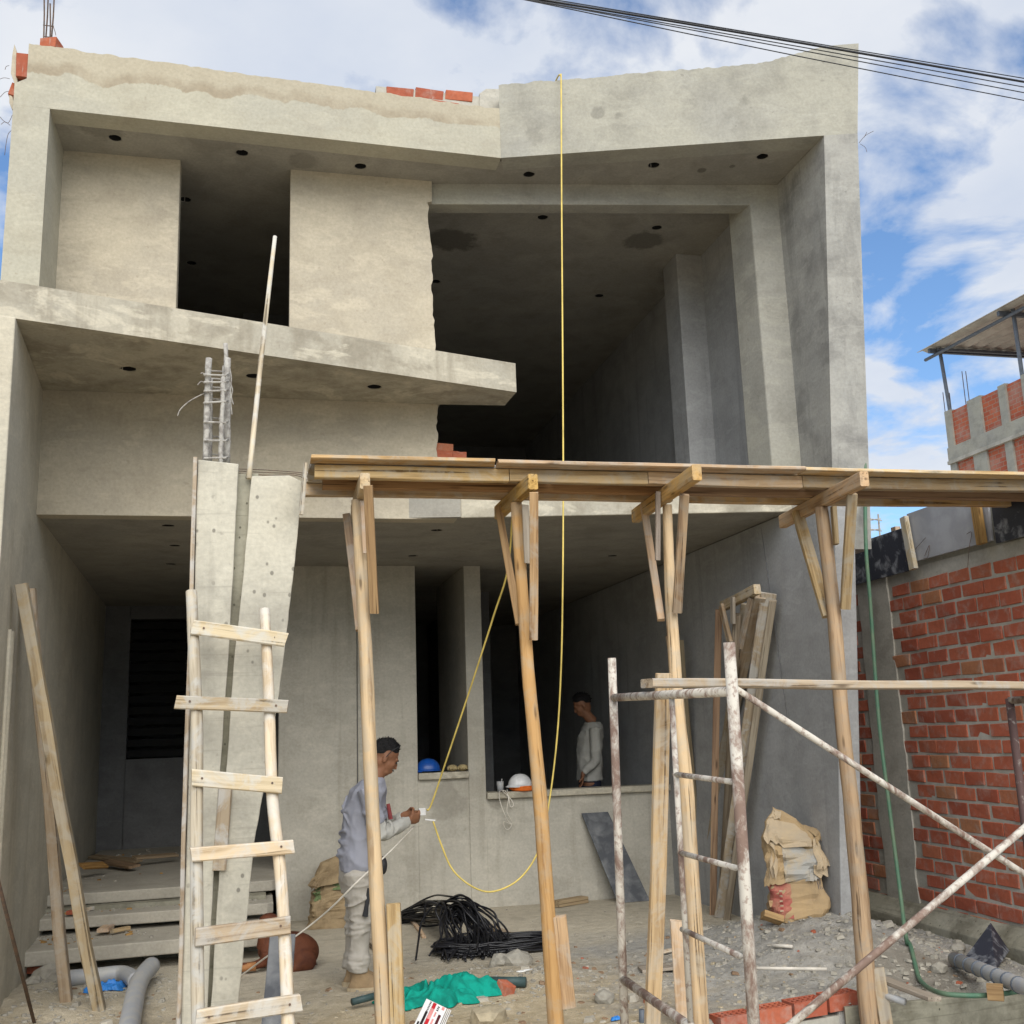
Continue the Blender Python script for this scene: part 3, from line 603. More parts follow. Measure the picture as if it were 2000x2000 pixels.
cp = [(5.19, 8.20 + .0, 0)]
def colpoly():
    a = []; b_ = []
    for i in range(60):
        z = -.1 + 2.98 * i / 59
        a.append((5.192, 8.155 + .035 * nz((z * 3.1, 0, 0), 1, 61) + .02 * nz((z * 11, 0, 0), 1, 62), z)); b_.append((5.192, 8.625 + .025 * nz((z * 4.1, 9, 0), 1, 63) + .012 * nz((z * 13, 9, 0), 1, 64), z))
    return a + b_[::-1]
MB().prism(colpoly(), (.06, 0, 0)).build('concrete_column', MT['mortar'], bw, bevel=.003)
pl_ = [(5.05, -.1), (5.06, .10), (5.175, .20), (5.22, .22), (5.22, -.1)]
MB().prism([(x, 4.0, z) for x, z in pl_], (0, 6.5, 0)).build('plinth', MT['conc_dark'], bw, bevel=.01)
MB().box(5.23, 5.40, 4.2, 10.4, 2.86, 3.16).build('beam', MT['pl_grey'], bw)
def shboard(y0, y1, z0, z1, mat, x=5.15, t=.02): MB().box(x, x + t, y0, y1, z0, z1).build('shutter_board', MT[mat], bw, bevel=.002)
shboard(7.78, 8.74, 2.84, 3.20, 'film'); shboard(6.70, 7.70, 2.90, 3.30, 'greyboard'); shboard(5.6, 6.66, 2.87, 3.20, 'film')
p = px(1765, 1010, X=5.11); q = px(1783, 1112, X=5.11); board('batten', (5.115, p.y, p.z), (5.115, q.y, q.z), .075, .04, MT['wood_pale'], bw, side=(0, 1, 0))
p = px(1905, 985, X=5.11); q = px(1917, 1062, X=5.11); board('batten', (5.115, p.y, p.z), (5.115, q.y, q.z), .085, .04, MT['wood_brown'], bw, side=(0, 1, 0))
board('batten', (5.30, 8.1, 3.17), (5.30, 8.1, 3.27), .07, .05, MT['wood'], bw); board('batten', (5.28, 7.0, 3.1), (5.28, 7.0, 3.40), .07, .05, MT['wood'], bw)
for pts in ([(1768, 1096), (1790, 1070), (1808, 1050)], [(1806, 1086), (1815, 1065), (1812, 1088), (1804, 1090)], [(1890, 1110), (1893, 1070), (1898, 1040), (1888, 1043)], [(1766, 1075), (1785, 1070)]):
    MB().tube(spline([px(a, b_, X=5.135) for a, b_ in pts], 4), .0025, 4).build('tie_wire', MT['rebar'], bw)
# ================================================================ BUILDING BEHIND
bb = thing('brick_building', (22, 22, 0), 'distant unfinished red brick building with grey columns under a metal roof on poles', 'building')
XB = 20.0
ya = px(1845, 805, X=XB); ZB = ya.z; y0_ = ya.y
MB().box(XB + .04, 30, 12, y0_ - .06, 0, ZB - .05).build('wall', MT['farbrick'], bb)
def Yat(xp, yp): return px(xp, yp, X=XB).y
cols = [(1845, 1857, 805), (1888, 1915, 780), (1948, 1963, 750), (1994, 2008, 735), (2040, 2070, 700)]
for a, b_, yp in cols: MB().box(XB - .02, XB + .3, Yat(b_, yp), Yat(a, yp), 0, ZB).build('column', MT['pl_grey'], bb)
zb = px(1870, 885, X=XB).z
MB().box(XB - .05, XB + .3, 12, y0_ + .02, zb - .18, zb + .24).build('tie_beam', MT['pl_grey'], bb)
MB().box(XB - .08, XB + .3, 12, y0_ + .04, zb - .26, zb - .16).build('beam_lip', MT['mortar'], bb)
zr = px(1830, 684, X=XB).z; zR = px(1808, 678, X=XB - .4).z
n_ = 40; vs = []
for i in range(n_ + 1):
    x = XB - .4 + 8.4 * i / n_; zz = zR + (.07 if i % 2 else 0)
    vs += [(x, y0_ + .45, zz), (x, 13.0, zz - .38)]
rfm = MB().add(vs, [(2 * i, 2 * i + 1, 2 * i + 3, 2 * i + 2) for i in range(n_)]).build('metal_roof', MT['sheet'], bb)
md = rfm.modifiers.new('thick', 'SOLIDIFY'); md.thickness = .015
for yy in (y0_, y0_ - 3.2, y0_ - 6.6, y0_ - 10):
    zz = zR - .026 * (y0_ + .45 - yy); MB().box(XB - .3, XB + 7.8, yy - .05, yy + .05, zz - .16, zz - .03).build('purlin', MT['steel'], bb)
MB().box(XB - .1, XB + 7.8, y0_ - .2, y0_ - .12, zr - .08, zr).build('lower_rail', MT['steel'], bb)
for i in range(6): MB().box(XB + .9 + i * 1.1, XB + .96 + i * 1.1, y0_ - .19, y0_ - .13, zr - .02, zR - .1).build('strut', MT['steel'], bb)
MB().tube([(XB - .1, y0_ + .5, zR - .22), (XB - .1, 13, zR - .58)], .05, 6).build('rafter', MT['steel'], bb)
for a, b_, yy in (((1835, 684), (1855, 797), 0), ((1978, 604), (1996, 730), 0)):
    p = px(*a, X=XB + .05); q = px(*b_, X=XB + .05); MB().tube([(XB + .05, q.y, ZB - .1), (XB + .05, p.y, p.z + .1)], .055, 8).build('roof_post', MT['steel'], bb)
for a, h in ((1846, 60), (1858, 50), (1886, 90), (1893, 85)):
    p = px(a, 805 - (a - 1845) * .48, X=XB + .1); MB().tube([(p.x, p.y, ZB - .1), (p.x, p.y, ZB + h * .011)], .012, 5).build('rebar', MT['rebar'], bb)
# far rebar cage behind the wall
rc = thing('rebar_cage', (7.2, 11.9, 0), 'thin rebar cage with cross ties sticking up behind the brick wall near the green hose', 'rebar')
MB().box(7.05, 7.45, 11.75, 12.15, 0, 3.35).build('concrete_stub', MT['pl_grey'], rc)
for a in (1678, 1697, 1717):
    p = px(a, 1050, Y=11.9); t_ = px(a - 2, 1004, Y=11.9); MB().tube([(p.x, 11.9, 3.2), t_], .011, 5).build('rebar', MT['rebar_cem'], rc)
for y in (1018, 1038):
    MB().tube([px(1674, y + 2, Y=11.9), px(1720, y - 5, Y=11.9)], .008, 5).build('rebar_tie', MT['rebar_cem'], rc); MB().tube([px(1690, y - 6, Y=11.9), px(1722, y - 1, Y=11.9)], .008, 5).build('rebar_tie', MT['rebar_cem'], rc)
# ================================================================ FORMWORK PLATFORM AND ITS PROPS
ZH = 3.0
YP = 6.15
props = [
    dict(post=[(698, 987), (715, 1280), (719, 1400), (731, 1660), (747, 1960)], r=(.036, .043), hf=(713, 955), hb=(686, 990), br=[('b', (676, 1005), (702, 1232), .035, .045, 'wood'), ('f', (719, 948), (731, 1198), .035, .05, 'wood_brown'), ('m', (709, 978), (715, 1080), .03, .03, 'wood')],
         sp=[(768, 1762), (778, 2010)], lab='round timber prop with notched brace boards, in front of the man in grey shirt'),
    dict(post=[(1008, 990), (1029, 1280), (1040, 1400), (1060, 1600), (1077, 1880), (1087, 2000)], r=(.034, .046), hf=(1042, 956), hb=(974, 1016), br=[('b', (974, 990), (1014, 1220), .035, .045, 'wood_brown'), ('f', (1044, 962), (1041, 1250), .03, .05, 'wood'), ('m', (1027, 985), (1031, 1100), .03, .04, 'wood_grey')],
         sp=[(1092, 1790), (1112, 1968)], lab='slender round timber prop beside the yellow cable loop'),
    dict(post=[(1303, 985), (1311, 1197), (1324, 1400), (1339, 1507), (1351, 1714), (1364, 1976)], r=(.030, .056), hf=(1362, 938), hb=(1242, 1022), br=[('b', (1256, 985), (1291, 1212), .035, .045, 'wood'), ('m', (1285, 962), (1284, 1095), .045, .03, 'wood_grey'), ('f', (1336, 965), (1323, 1196), .035, .055, 'wood_log')],
         sp=[(1322, 1800), (1332, 1985)], lab='thick orange-brown round timber prop just behind the white steel scaffold'),
    dict(post=[(1604, 988), (1630, 1197), (1644, 1400), (1660, 1548), (1676, 1714), (1688, 1880), (1696, 1982)], r=(.042, .056), hf=(1690, 950), hb=(1530, 1032), br=[('b', (1557, 1000), (1618, 1203), .05, .07, 'wood'), ('f', (1663, 965), (1651, 1188), .04, .06, 'wood'), ('m', (1628, 990), (1634, 1062), .05, .03, 'wood_dim')],
         sp=[(1712, 1890), (1735, 2010)], lab='cracked round timber prop standing in front of the brick wall'),
]
G = 'round timber props under the formwork platform'
for k, d in enumerate(props):
    P = [px(*q, Y=YP) for q in d['post']]
    b_ = P[-1]; a_ = P[-2]; t_ = (-.03 - b_.z) / (a_.z - b_.z) if b_.z > -.03 else 0
    base = b_ + (a_ - b_) * t_ if b_.z > -.03 else b_
    if k >= 2: base = V((b_.x + .03, b_.y, -.36))
    t = thing('timber_prop', (base.x, base.y, 0), d['lab'], 'prop', G)
    pts = [V((P[0].x, YP, ZH + .002))] + P[1:] + ([base] if b_.z > -.02 or k >= 2 else [])
    cutk = None
    log('post', pts, d['r'][0], d['r'][1], MT['wood_log'], t, n=14, sub=4, rough=.10)
    hf = px(*d['hf'], Z=ZH); hb = px(*d['hb'], Z=ZH)
    if k == 0: hb = V((hf.x + .02, 6.72, ZH))
    board('header', hf + V((0, 0, .047)), hb + V((0, 0, .047)), .055, .09, MT['wood_log'], t, side=(1, 0, 0), wob=.003, ch=.006, seg=5)
    for kd, q0, q1, w_, t__, mt in d['br']:
        y0, y1 = {'b': (6.50, 6.23), 'f': (5.78, 6.08), 'm': (6.22, 6.22)}[kd]
        if kd == 'm': y0 = y1 = YP - .075 if k != 2 else YP - .07
        a = px(*q0, Y=y0); c = px(*q1, Y=y1); dd_ = (a - c).normalized()
        board('brace', c, a, t__, w_, MT[mt], t, side=(1, -.25, 0), wob=.003, seg=4, ends=.01)
    s0 = px(*d['sp'][0], Y=YP - .03); s1 = px(*d['sp'][1], Y=YP - .03)
    board('splice_board', V((s1.x, s1.y, max(s1.z, -.02) if k < 2 else -.34)), s0, .075, .035, MT['wood'], t, side=(.9, -.3, 0), wob=.004, seg=4, ends=.02)
# fifth prop, mostly outside the frame
t = thing('timber_prop', (5.02, 6.2, 0), 'timber prop cut off by the right edge of the picture, with its header beam', 'prop', G)
hb = px(1912, 1045, Z=ZH); hf = V((hb.x + .12, hb.y - 1.3, ZH))
log('post', [V((hb.x + .08, hb.y - .62, ZH)), V((hb.x + .28, hb.y - .62, 1.5)), V((hb.x + .42, hb.y - .62, -.05))], .055, .065, MT['wood_log'], t)
board('header', hf + V((0, 0, .05)), hb + V((0, 0, .05)), .08, .10, MT['wood'], t, side=(1, 0, 0))
board('brace', px(1962, 1008, Y=hb.y - .25), px(2005, 1090, Y=hb.y - .5), .05, .06, MT['wood_brown'], t, side=(1, 0, 0))
# platform: three long joists and a deck of boards
pf = thing('formwork_platform', (2.5, 6.2, ZH + .094), 'long timber formwork platform of joists and deck boards carried on props', 'platform')
ZJ0, ZJ1 = ZH + .095, ZH + .172
yF = px(900, 938, Z=ZJ0).y + .03
yR = px(1100, 980, Z=ZJ0).y - .03
yM = (yF + yR) / 2 + .02
zj = (ZJ0 + ZJ1) / 2
for yy, segs, mt in ((yF, [(.30, 1.42), (1.425, 2.28), (2.285, 3.30), (3.305, 5.9)], 'wood'), (yM, [(.36, 2.55), (2.555, 5.9)], 'wood_brown'), (yR, [(.27, 2.62), (2.70, 5.9)], 'wood')):
    for x0, x1 in segs:
        board('joist', (x0, yy, zj), (x1, yy - (.02 if x1 > 5 else 0), zj), .06, ZJ1 - ZJ0 - .002, MT[mt], pf, seg=8, wob=.004)
ZD = ZJ1 + .001
yd0 = px(1000, 897, Z=ZD + .024).y; nb = 5; wb = (yR + .08 - yd0) / nb
for i in range(nb):
    yy = yd0 + wb * (i + .5)
    cuts = [.27, 1.34 + .2 * ((i * 7) % 3), 3.28 + .15 * ((i * 5) % 3), 5.9] if i else [.27, 1.335, 3.27, 5.9]
    for a, c in zip(cuts[:-1], cuts[1:]):
        dz = random.uniform(0, .004)
        board('deck_board', (a + .006, yy, ZD + .012 + dz), (c - .006, yy - (.03 if c > 5 else 0), ZD + .012 + random.uniform(0, .006)), wb - .008, .022, MT['wood_cement'] if i else MT['wood'], pf, seg=8, wob=.003, ends=.02)
p = px(597, 905, Y=yd0 + .1); q = px(588, 1005, Y=yd0 + .15)
board('end_board', p, q, .12, .022, MT['wood_pale'], pf, side=(0, 1, 0))
# ================================================================ CONCRETE COLUMN WITH STARTER BARS
YC = 6.12
col = thing('concrete_column', (-.2, 6.25, 0), 'freshly stripped concrete column, widening upwards, with tied rebar on top beside the ladder', 'column')
def pc(x, y, Y=YC): return px(x, y, Y=Y)
def slab(qs, dep, Y=YC, jag_r=0, seed=0):
    pts = []
    for i in range(len(qs)):
        a = pc(*qs[i], Y); c = pc(*qs[(i + 1) % len(qs)], Y); n_ = 14
        for j in range(n_):
            w_ = a.lerp(c, j / n_); w_.x += jag_r * nz((w_.z * 6, w_.x * 6, 0), 1, seed) + jag_r * .6 * nz((w_.z * 21, w_.x * 21, 0), 1, seed + 1); w_.z += jag_r * .6 * nz((w_.x * 15, w_.z * 3, 5), 1, seed); pts.append(w_)
    return MB().prism(pts, (0, dep, 0))
slab([(386, 897), (466, 906), (448, 1250), (420, 1650), (401, 2060), (352, 2060), (368, 1500), (378, 1200)], .24, jag_r=.0035, seed=81).build('left_shaft', MT['conc'], col, bevel=.006)
slab([(491, 930), (565, 928), (590, 940), (572, 1136), (546, 1350), (516, 1540), (497, 1643), (456, 2060), (406, 2060), (432, 1640), (456, 1300), (477, 1110)], .24, Y=YC + .015, jag_r=.004, seed=83).build('splayed_wing', MT['conc'], col, bevel=.006)
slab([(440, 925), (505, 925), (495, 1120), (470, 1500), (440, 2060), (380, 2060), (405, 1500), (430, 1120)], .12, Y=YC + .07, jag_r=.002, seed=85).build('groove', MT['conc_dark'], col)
p = pc(381, 893, YC - .012); q = pc(347, 2060, YC - .012)
board('form_board', q, p, .26, .022, MT['wood_cement'], col, side=(0, 1, 0), wob=.003).matrix_basis.translation += V((0, .12, 0))
for (a, c) in (((438, 1500), (425, 1560)),):
    board('form_scrap', pc(440, 1535, YC - .005), pc(428, 1700, YC - .005), .07, .02, MT['wood_cement'], col, side=(1, 0, 0))
bars = [(402, 905, 408, 700, .019, YC + .06), (410, 905, 411, 740, .014, YC + .17), (431, 915, 436, 735, .014, YC + .04), (440, 905, 441, 671, .012, YC + .19), (444, 905, 444, 700, .018, YC + .15), (436, 905, 438, 715, .010, YC + .2)]
for x0, y0, x1, y1, r_, Yb in bars:
    a = pc(x0, y0, Yb); c = pc(x1, y1, Yb); n_ = 10
    MB().tube([a.lerp(c, i / n_) + V((.004 * nz((i * .8, x0, 0), 1, 3), 0, 0)) for i in range(n_ + 1)], [r_ * (1 + .3 * nz((i * 1.1, x0, 0), 1, 5)) for i in range(n_ + 1)], 7).build('rebar', MT['rebar_cem'], col, smooth=True)
for y in (730, 745, 762, 785, 822, 858, 893):
    ring = [pc(399, y + 2, YC + .03), pc(440, y + random.uniform(-1, 4), YC + .03), pc(449, y - 3, YC + .2), pc(407, y - 6, YC + .2), pc(399, y + 2, YC + .03)]
    MB().tube(ring, .006, 6).build('stirrup', MT['rebar_cem'], col)
for pts in ([(402, 750), (393, 745), (386, 752)], [(400, 768), (385, 775), (368, 785), (352, 800), (347, 812)], [(400, 735), (396, 728), (392, 730)], [(448, 745), (454, 760), (452, 775), (456, 790)], [(449, 720), (452, 740), (450, 770), (453, 810)]):
    MB().tube(spline([pc(a, b_, YC + .05) for a, b_ in pts], 4), .003, 4).build('tie_wire', MT['rebar_cem'], col)
for i in range(3):
    MB().tube(spline([pc(466, 916 + i * 4, YC + .1), pc(520, 918 + i * 5, YC + .08), pc(575, 922 + i * 3, YC + .05), pc(600, 925 + i * 6, YC)], 4), .0022, 4).build('tie_wire', MT['rebar'], col)
# thin pole stuck in the column's groove
po = tag(log('thin_pole', [px(486, 935, Y=YC + .03), px(510, 700, Y=YC + .10), px(537, 462, Y=YC + .2)], .017, .0125, MT['wood_pale'], n=10), 'long thin pale wooden pole leaning out of the concrete column top', 'pole')
# ================================================================ LADDER
def yl(y): return 5.98 - .55 * (y - 1158) / 842
lad = thing('ladder', (.1, 5.3, 0), 'home-made pale wooden ladder of round rails and nailed rungs', 'ladder')
def lp(x, y, o=0): return px(x, y, Y=yl(y) + o)
log('rail', [lp(388, 2080), lp(385, 1800), lp(383, 1620), lp(386, 1430), lp(380, 1300), lp(374, 1155)], .031, .029, MT['wood_pale'], lad, sub=4)
log('rail', [lp(566, 2080), lp(560, 1900), lp(549, 1700), lp(530, 1560), lp(527, 1380), lp(517, 1190)], .032, .027, MT['wood_pale'], lad, sub=4)
for (x0, y0, x1, y1, h) in ((376, 1226, 559, 1250, 28), (344, 1370, 565, 1381, 25), (373, 1520, 553, 1532, 30), (370, 1672, 573, 1652, 24), (383, 1828, 570, 1806, 30), (383, 1990, 590, 1958, 28)):
    a = lp(x0, y0, -.042); c = lp(x1, y1, -.042)
    r_ = board('rung', a, c, h / 370., .035, MT['wood_pale'], lad, side=(0, 0, 1), wob=.006, seg=8, ends=.02, ch=.006)
    for s_ in (.12, .88):
        n_ = a.lerp(c, s_); MB().tube([n_ + V((0, -.019, .004)), n_ + V((0, -.023, .004))], .006, 6).build('nail', MT['rebar'], r_)
pd = px(540, 1825, Y=5.95); pe = px(528, 2060, Y=5.82)
tag(board('dark_plank', (pe.x, pe.y, -.02), (pd.x + .03, pd.y, pd.z), .13, .03, MT['film2'], side=(1, 0, 0)), 'narrow black film-faced plank standing behind the lower ladder', 'plank')
# ================================================================ TIMBERS ON THE LEFT
tag(board('timber', px(129, 1962, Z=.0), px(56, 1150, X=-1.50), .07, .08, MT['wood_old'], side=(1, 0, 0), wob=.01), 'square timber leaning on the left wall, the straighter of the two', 'timber', 'timbers leaning on the left wall')
tag(board('timber', px(193, 1978, Z=.0), px(42, 1140, X=-1.47), .07, .08, MT['wood_old'], side=(1, 0, 0), wob=.014), 'square timber leaning on the left wall, the one slanting furthest out', 'timber', 'timbers leaning on the left wall')
tag(MB().tube([px(70, 2010, Z=.0), px(0, 1735, X=-1.30) + V((0, 0, 0)), px(-12, 1690, X=-1.32)], .011, 8).build('steel_bar', MT['rebar'], smooth=True), 'rusty steel bar leaning in the bottom left corner', 'steel bar')
# ================================================================ GREY PIPES
pp = thing('drain_pipe', (-.8, 8.2, 0), 'grey plastic drain pipe with an elbow lying in front of the entrance steps', 'pipe')
MB().tube(spline([px(246, 2040, Z=.06), px(256, 1985, Z=.06), px(266, 1935, Z=.07), px(277, 1908, Z=.09), px(296, 1886, Z=.10)], 6), .062, 14).build('pipe', MT['pvc'], pp, smooth=True)
MB().tube(spline([px(120, 1912, Z=.08), px(190, 1906, Z=.08), px(240, 1902, Z=.08), px(266, 1916, Z=.08)], 6), .055, 14).build('branch', MT['pvc'], pp, smooth=True)
for q in ((296, 1886),):
    p = px(*q, Z=.10); d_ = (px(296, 1886, Z=.10) - px(277, 1908, Z=.09)).normalized(); MB().tube([p, p + d_ * .005], .05, 12).build('pipe_bore', MT['hole'], pp)
# ================================================================ PEOPLE
def remesh(o, vox=.008, it=4):
    m = o.modifiers.new('skin', 'REMESH'); m.mode = 'VOXEL'; m.voxel_size = vox; m.use_smooth_shade = True
    s = o.modifiers.new('smooth', 'SMOOTH'); s.factor = .5; s.iterations = it
    return o
def wrinkle(o, size, st, seed=0, axis='NORMAL'):
    tx = bpy.data.textures.new('folds%d' % seed, 'MUSGRAVE'); tx.musgrave_type = 'RIDGED_MULTIFRACTAL'; tx.noise_scale = size * 1.6; tx.octaves = 2; tx.gain = 1.2; tx.noise_intensity = .6
    d = o.modifiers.new('folds', 'DISPLACE'); d.texture = tx; d.strength = st; d.mid_level = .5; d.texture_coords = 'GLOBAL'; return o
def fist(mb, wrist, dirv, upv, side, curl=1.0, sc_=1.0, m=0):
    """hand with palm, four bent fingers of unequal length and a thumb from the side of the palm"""
    d = V(dirv).normalized(); u_ = (V(upv) - d * V(upv).dot(d)).normalized(); s_ = d.cross(u_) * side
    w = V(wrist)
    mb.loft([(w - d * .01, s_ * .021, u_ * .026), (w + d * .03, s_ * .017, u_ * .036), (w + d * .07, s_ * .016, u_ * .041), (w + d * .092, s_ * .013, u_ * .037)], 12, m)
    for i, (off, ln) in enumerate(((.030, .070), (.010, .078), (-.011, .073), (-.030, .058))):
        b0 = w + d * .085 + u_ * off; a1 = .35 * curl; a2 = 1.15 * curl; a3 = 1.9 * curl
        p1 = b0 + (d * math.cos(a1) + s_ * math.sin(a1)) * ln * .45; p2 = p1 + (d * math.cos(a2) + s_ * math.sin(a2)) * ln * .33; p3 = p2 + (d * math.cos(a3) + s_ * math.sin(a3)) * ln * .26
        mb.tube([b0 - d * .02, b0, p1, p2, p3], [.0095, .0098, .009, .0083, .0065], 8, m)
    t0 = w + d * .028 + u_ * .026; t1 = t0 + (d * .6 + u_ * .5 + s_ * .5).normalized() * .038; t2 = t1 + (d * .8 + u_ * .0 + s_ * .6).normalized() * .03; t3 = t2 + (d * .9 - u_ * .2 + s_ * .3).normalized() * .022
    mb.tube([t0 - d * .01, t0, t1, t2, t3], [.013, .0135, .011, .010, .0075], 8, m)
def head(mb, c, fwd, upv, s=1.0):
    f = V(fwd).normalized(); u_ = (V(upv) - f * V(upv).dot(f)).normalized(); l = u_.cross(f)
    R = Matrix((f, l, u_)).transposed()
    E = lambda x, y, z, a, b, c_: mb.ell(V(c) + R @ V((x, y, z)) * s, a * s, b * s, c_ * s, R, 16, 12)
    E(-.012, 0, .035, .098, .076, .088)          # skull
    E(.030, 0, -.020, .062, .062, .078)          # face
    E(.036, 0, -.082, .042, .046, .036)          # jaw / chin
    E(-.02, 0, -.03, .07, .064, .07)             # back of the jaw
    E(.078, 0, .018, .020, .052, .013)           # brow
    E(.092, 0, -.022, .017, .013, .026); E(.101, 0, -.034, .013, .015, .011)   # nose
    E(.082, 0, -.066, .013, .026, .008); E(.079, 0, -.078, .012, .022, .008)   # lips
    for sg in (1, -1): E(.058, sg * .036, -.022, .024, .022, .018); E(-.014, sg * .076, -.012, .018, .009, .032)   # cheeks, ears
    return R
def stube(mb, pts, rad, n=14, k=4):
    P = spline(pts, k); Rr = [V((r[0], r[1], 0)) if isinstance(r, tuple) else V((r, r, 0)) for r in rad]; Q = spline(Rr, k)
    return mb.tube(P, [(max(q_.x, .004), max(q_.y, .004)) for q_ in Q], n)
def folds(mb, p0, p1, r, n, seed, tr=.007, tilt=.5, arc=1.0):
    rr = random.Random(seed); p0 = V(p0); p1 = V(p1); ax = (p1 - p0).normalized()
    for i in range(n):
        c = p0.lerp(p1, (i + .5) / n + rr.uniform(-.2, .2) / n); u_ = ax.orthogonal().normalized(); v_ = ax.cross(u_); k = 18; a0 = rr.uniform(0, 6.28); sp_ = 6.283 * arc * rr.uniform(.45, .8); tl_ = rr.uniform(-tilt, tilt)
        pts = [c + u_ * (math.cos(a0 + sp_ * j / k) * r) + v_ * (math.sin(a0 + sp_ * j / k) * r) + ax * (tl_ * r * math.cos(a0 + sp_ * j / k + i)) for j in range(k + 1)]
        mb.tube(pts, [tr * math.sin(math.pi * (j + .6) / (k + 1.2)) + .002 for j in range(k + 1)], 6)
YM = 7.87
def q(x, y, o=0): return px(x, y, Y=YM + o)
per = thing('person', (q(705, 1925).x, YM, 0), 'man in grey shirt and pale trousers looking down at the connector in his hands', 'person')
X1 = V((1, 0, 0)); Y1 = V((0, 1, 0)); Z1 = V((0, 0, 1))
hc = q(752, 1480); fw = V((.90, .14, -.46)); R = None
body = MB(); R = head(body, hc, fw, V((.46, .05, .88)))
nb0 = q(728, 1530); body.tube([nb0, q(738, 1508), hc + V((-.02, 0, -.05))], [(.062, .062), (.055, .056), (.055, .055)], 14)
def torso(mb, gx=0):
    S = [(q(699, 1700), .118, .165), (q(700, 1672), .122, .168), (q(703, 1640), .117, .158), (q(707, 1605), .120, .160), (q(713, 1570), .128, .178), (q(719, 1545), .118, .190), (q(724, 1528), .085, .150), (q(729, 1518), .06, .075)]
    mb.loft([(c, X1 * (a + gx), Y1 * (b + gx)) for c, a, b in S], 20)
torso(body, -.012)
shN, shF = q(718, 1545, -.185), q(722, 1545, .185); elN, elF = q(742, 1634, -.235), q(752, 1620, .24); wrN, wrF = px(799, 1602, Y=YM - .075), px(790, 1592, Y=YM + .085)
for sh, elb, wr, sd_ in ((shN, elN, wrN, -1), (shF, elF, wrF, 1)):
    body.tube([sh, sh.lerp(elb, .5), elb, elb.lerp(wr, .5), wr], [.05, .046, .040, .035, .026], 12)
tip = px(826, 1594, Y=YM)
fist(body, wrN, (tip - wrN) + V((.02, .03, 0)), (0, -.35, 1), -1, .75); fist(body, wrF, (tip - wrF) + V((.02, -.02, .0)), (0, .3, 1), 1, .75)
hipN, hipF = q(699, 1705, -.085), q(697, 1705, .085); knN, knF = q(706, 1800, -.09), q(697, 1800, .09); anN, anF = q(700, 1893, -.10), q(690, 1888, .10)
for h_, k_, a_ in ((hipN, knN, anN), (hipF, knF, anF)):
    body.tube([h_, h_.lerp(k_, .5), k_, k_.lerp(a_, .4), a_, a_ + V((0, 0, -.04))], [.085, .075, .055, .052, .038, .04], 12)
remesh(body.build('body', MT['skin'], per), .0065, 5)
sh_ = MB(); torso(sh_, .012)
for sh, elb in ((shN, elN), (shF, elF)): sh_.tube([sh + V((-.01, 0, .02)), sh.lerp(elb, .35), sh.lerp(elb, .75)], [.074, .070, .063], 14)
folds(sh_, q(699, 1690), q(705, 1630), .145, 7, 71, .010, .5); folds(sh_, q(706, 1620), q(714, 1560), .150, 5, 73, .009, 1.0)
for sh, elb in ((shN, elN), (shF, elF)): folds(sh_, sh.lerp(elb, .2), sh.lerp(elb, .7), .066, 4, 75, .008, .7)
sho = sh_.build('shirt', MT['shirt'], per); remesh(sho, .008, 3); wrinkle(sho, .09, .018, 1)
for sh, elb, wr, nm in ((shN, elN, wrN, 0), (shF, elF, wrF, 1)):
    s2 = MB(); s2.tube([sh.lerp(elb, .6), elb, elb.lerp(wr, .25), elb.lerp(wr, .6), elb.lerp(wr, .88), elb.lerp(wr, .96)], [.056, .058, .052, .045, .040, .036], 14); folds(s2, elb.lerp(sh, .2), elb.lerp(wr, .35), .056, 4, 81 + nm, .007, .7); folds(s2, elb.lerp(wr, .5), elb.lerp(wr, .9), .042, 4, 85 + nm, .006, .4); so = s2.build('sleeve', MT['sleeve'], per); remesh(so, .007, 2); wrinkle(so, .05, .010, 2 + nm)
tr = MB()
tr.loft([(q(699, 1742), X1 * .112, Y1 * .165), (q(698, 1712), X1 * .128, Y1 * .175), (q(699, 1690), X1 * .125, Y1 * .172), (q(700, 1668), X1 * .116, Y1 * .162)], 20)
for h_, k_, a_ in ((hipN, knN, anN), (hipF, knF, anF)):
    tr.tube([h_, h_.lerp(k_, .3), h_.lerp(k_, .7), k_, k_.lerp(a_, .35), k_.lerp(a_, .75), a_ + V((0, 0, -.015))], [.103, .100, .088, .078, .074, .068, .07], 16)
for h_, k_, a_ in ((hipN, knN, anN), (hipF, knF, anF)):
    folds(tr, k_.lerp(a_, .72), a_, .071, 7, 61, .009, .25); folds(tr, h_.lerp(k_, .8), k_.lerp(a_, .25), .080, 6, 63, .008, .6); folds(tr, h_, h_.lerp(k_, .5), .100, 4, 65, .008, .8)
tro = tr.build('trousers', MT['trouser'], per); remesh(tro, .008, 2); wrinkle(tro, .075, .018, 5)
for a_ in (anN, anF):
    b2 = MB(); g0 = V((a_.x, a_.y, 0)); b2.loft([(g0 + V((.01, 0, .15)), X1 * .058, Y1 * .052), (g0 + V((.015, 0, .10)), X1 * .062, Y1 * .050), (g0 + V((.05, 0, .065)), X1 * .105, Y1 * .050), (g0 + V((.068, 0, .03)), X1 * .140, Y1 * .052), (g0 + V((.068, 0, .02)), X1 * .142, Y1 * .052)], 18)
    bo = b2.build('boot', MT['boot'], per); remesh(bo, .008, 2)
    MB().loft([(g0 + V((.068, 0, .026)), X1 * .148, Y1 * .056), (g0 + V((.068, 0, -.012)), X1 * .146, Y1 * .055)], 20).build('sole', MT['sole'], bo)
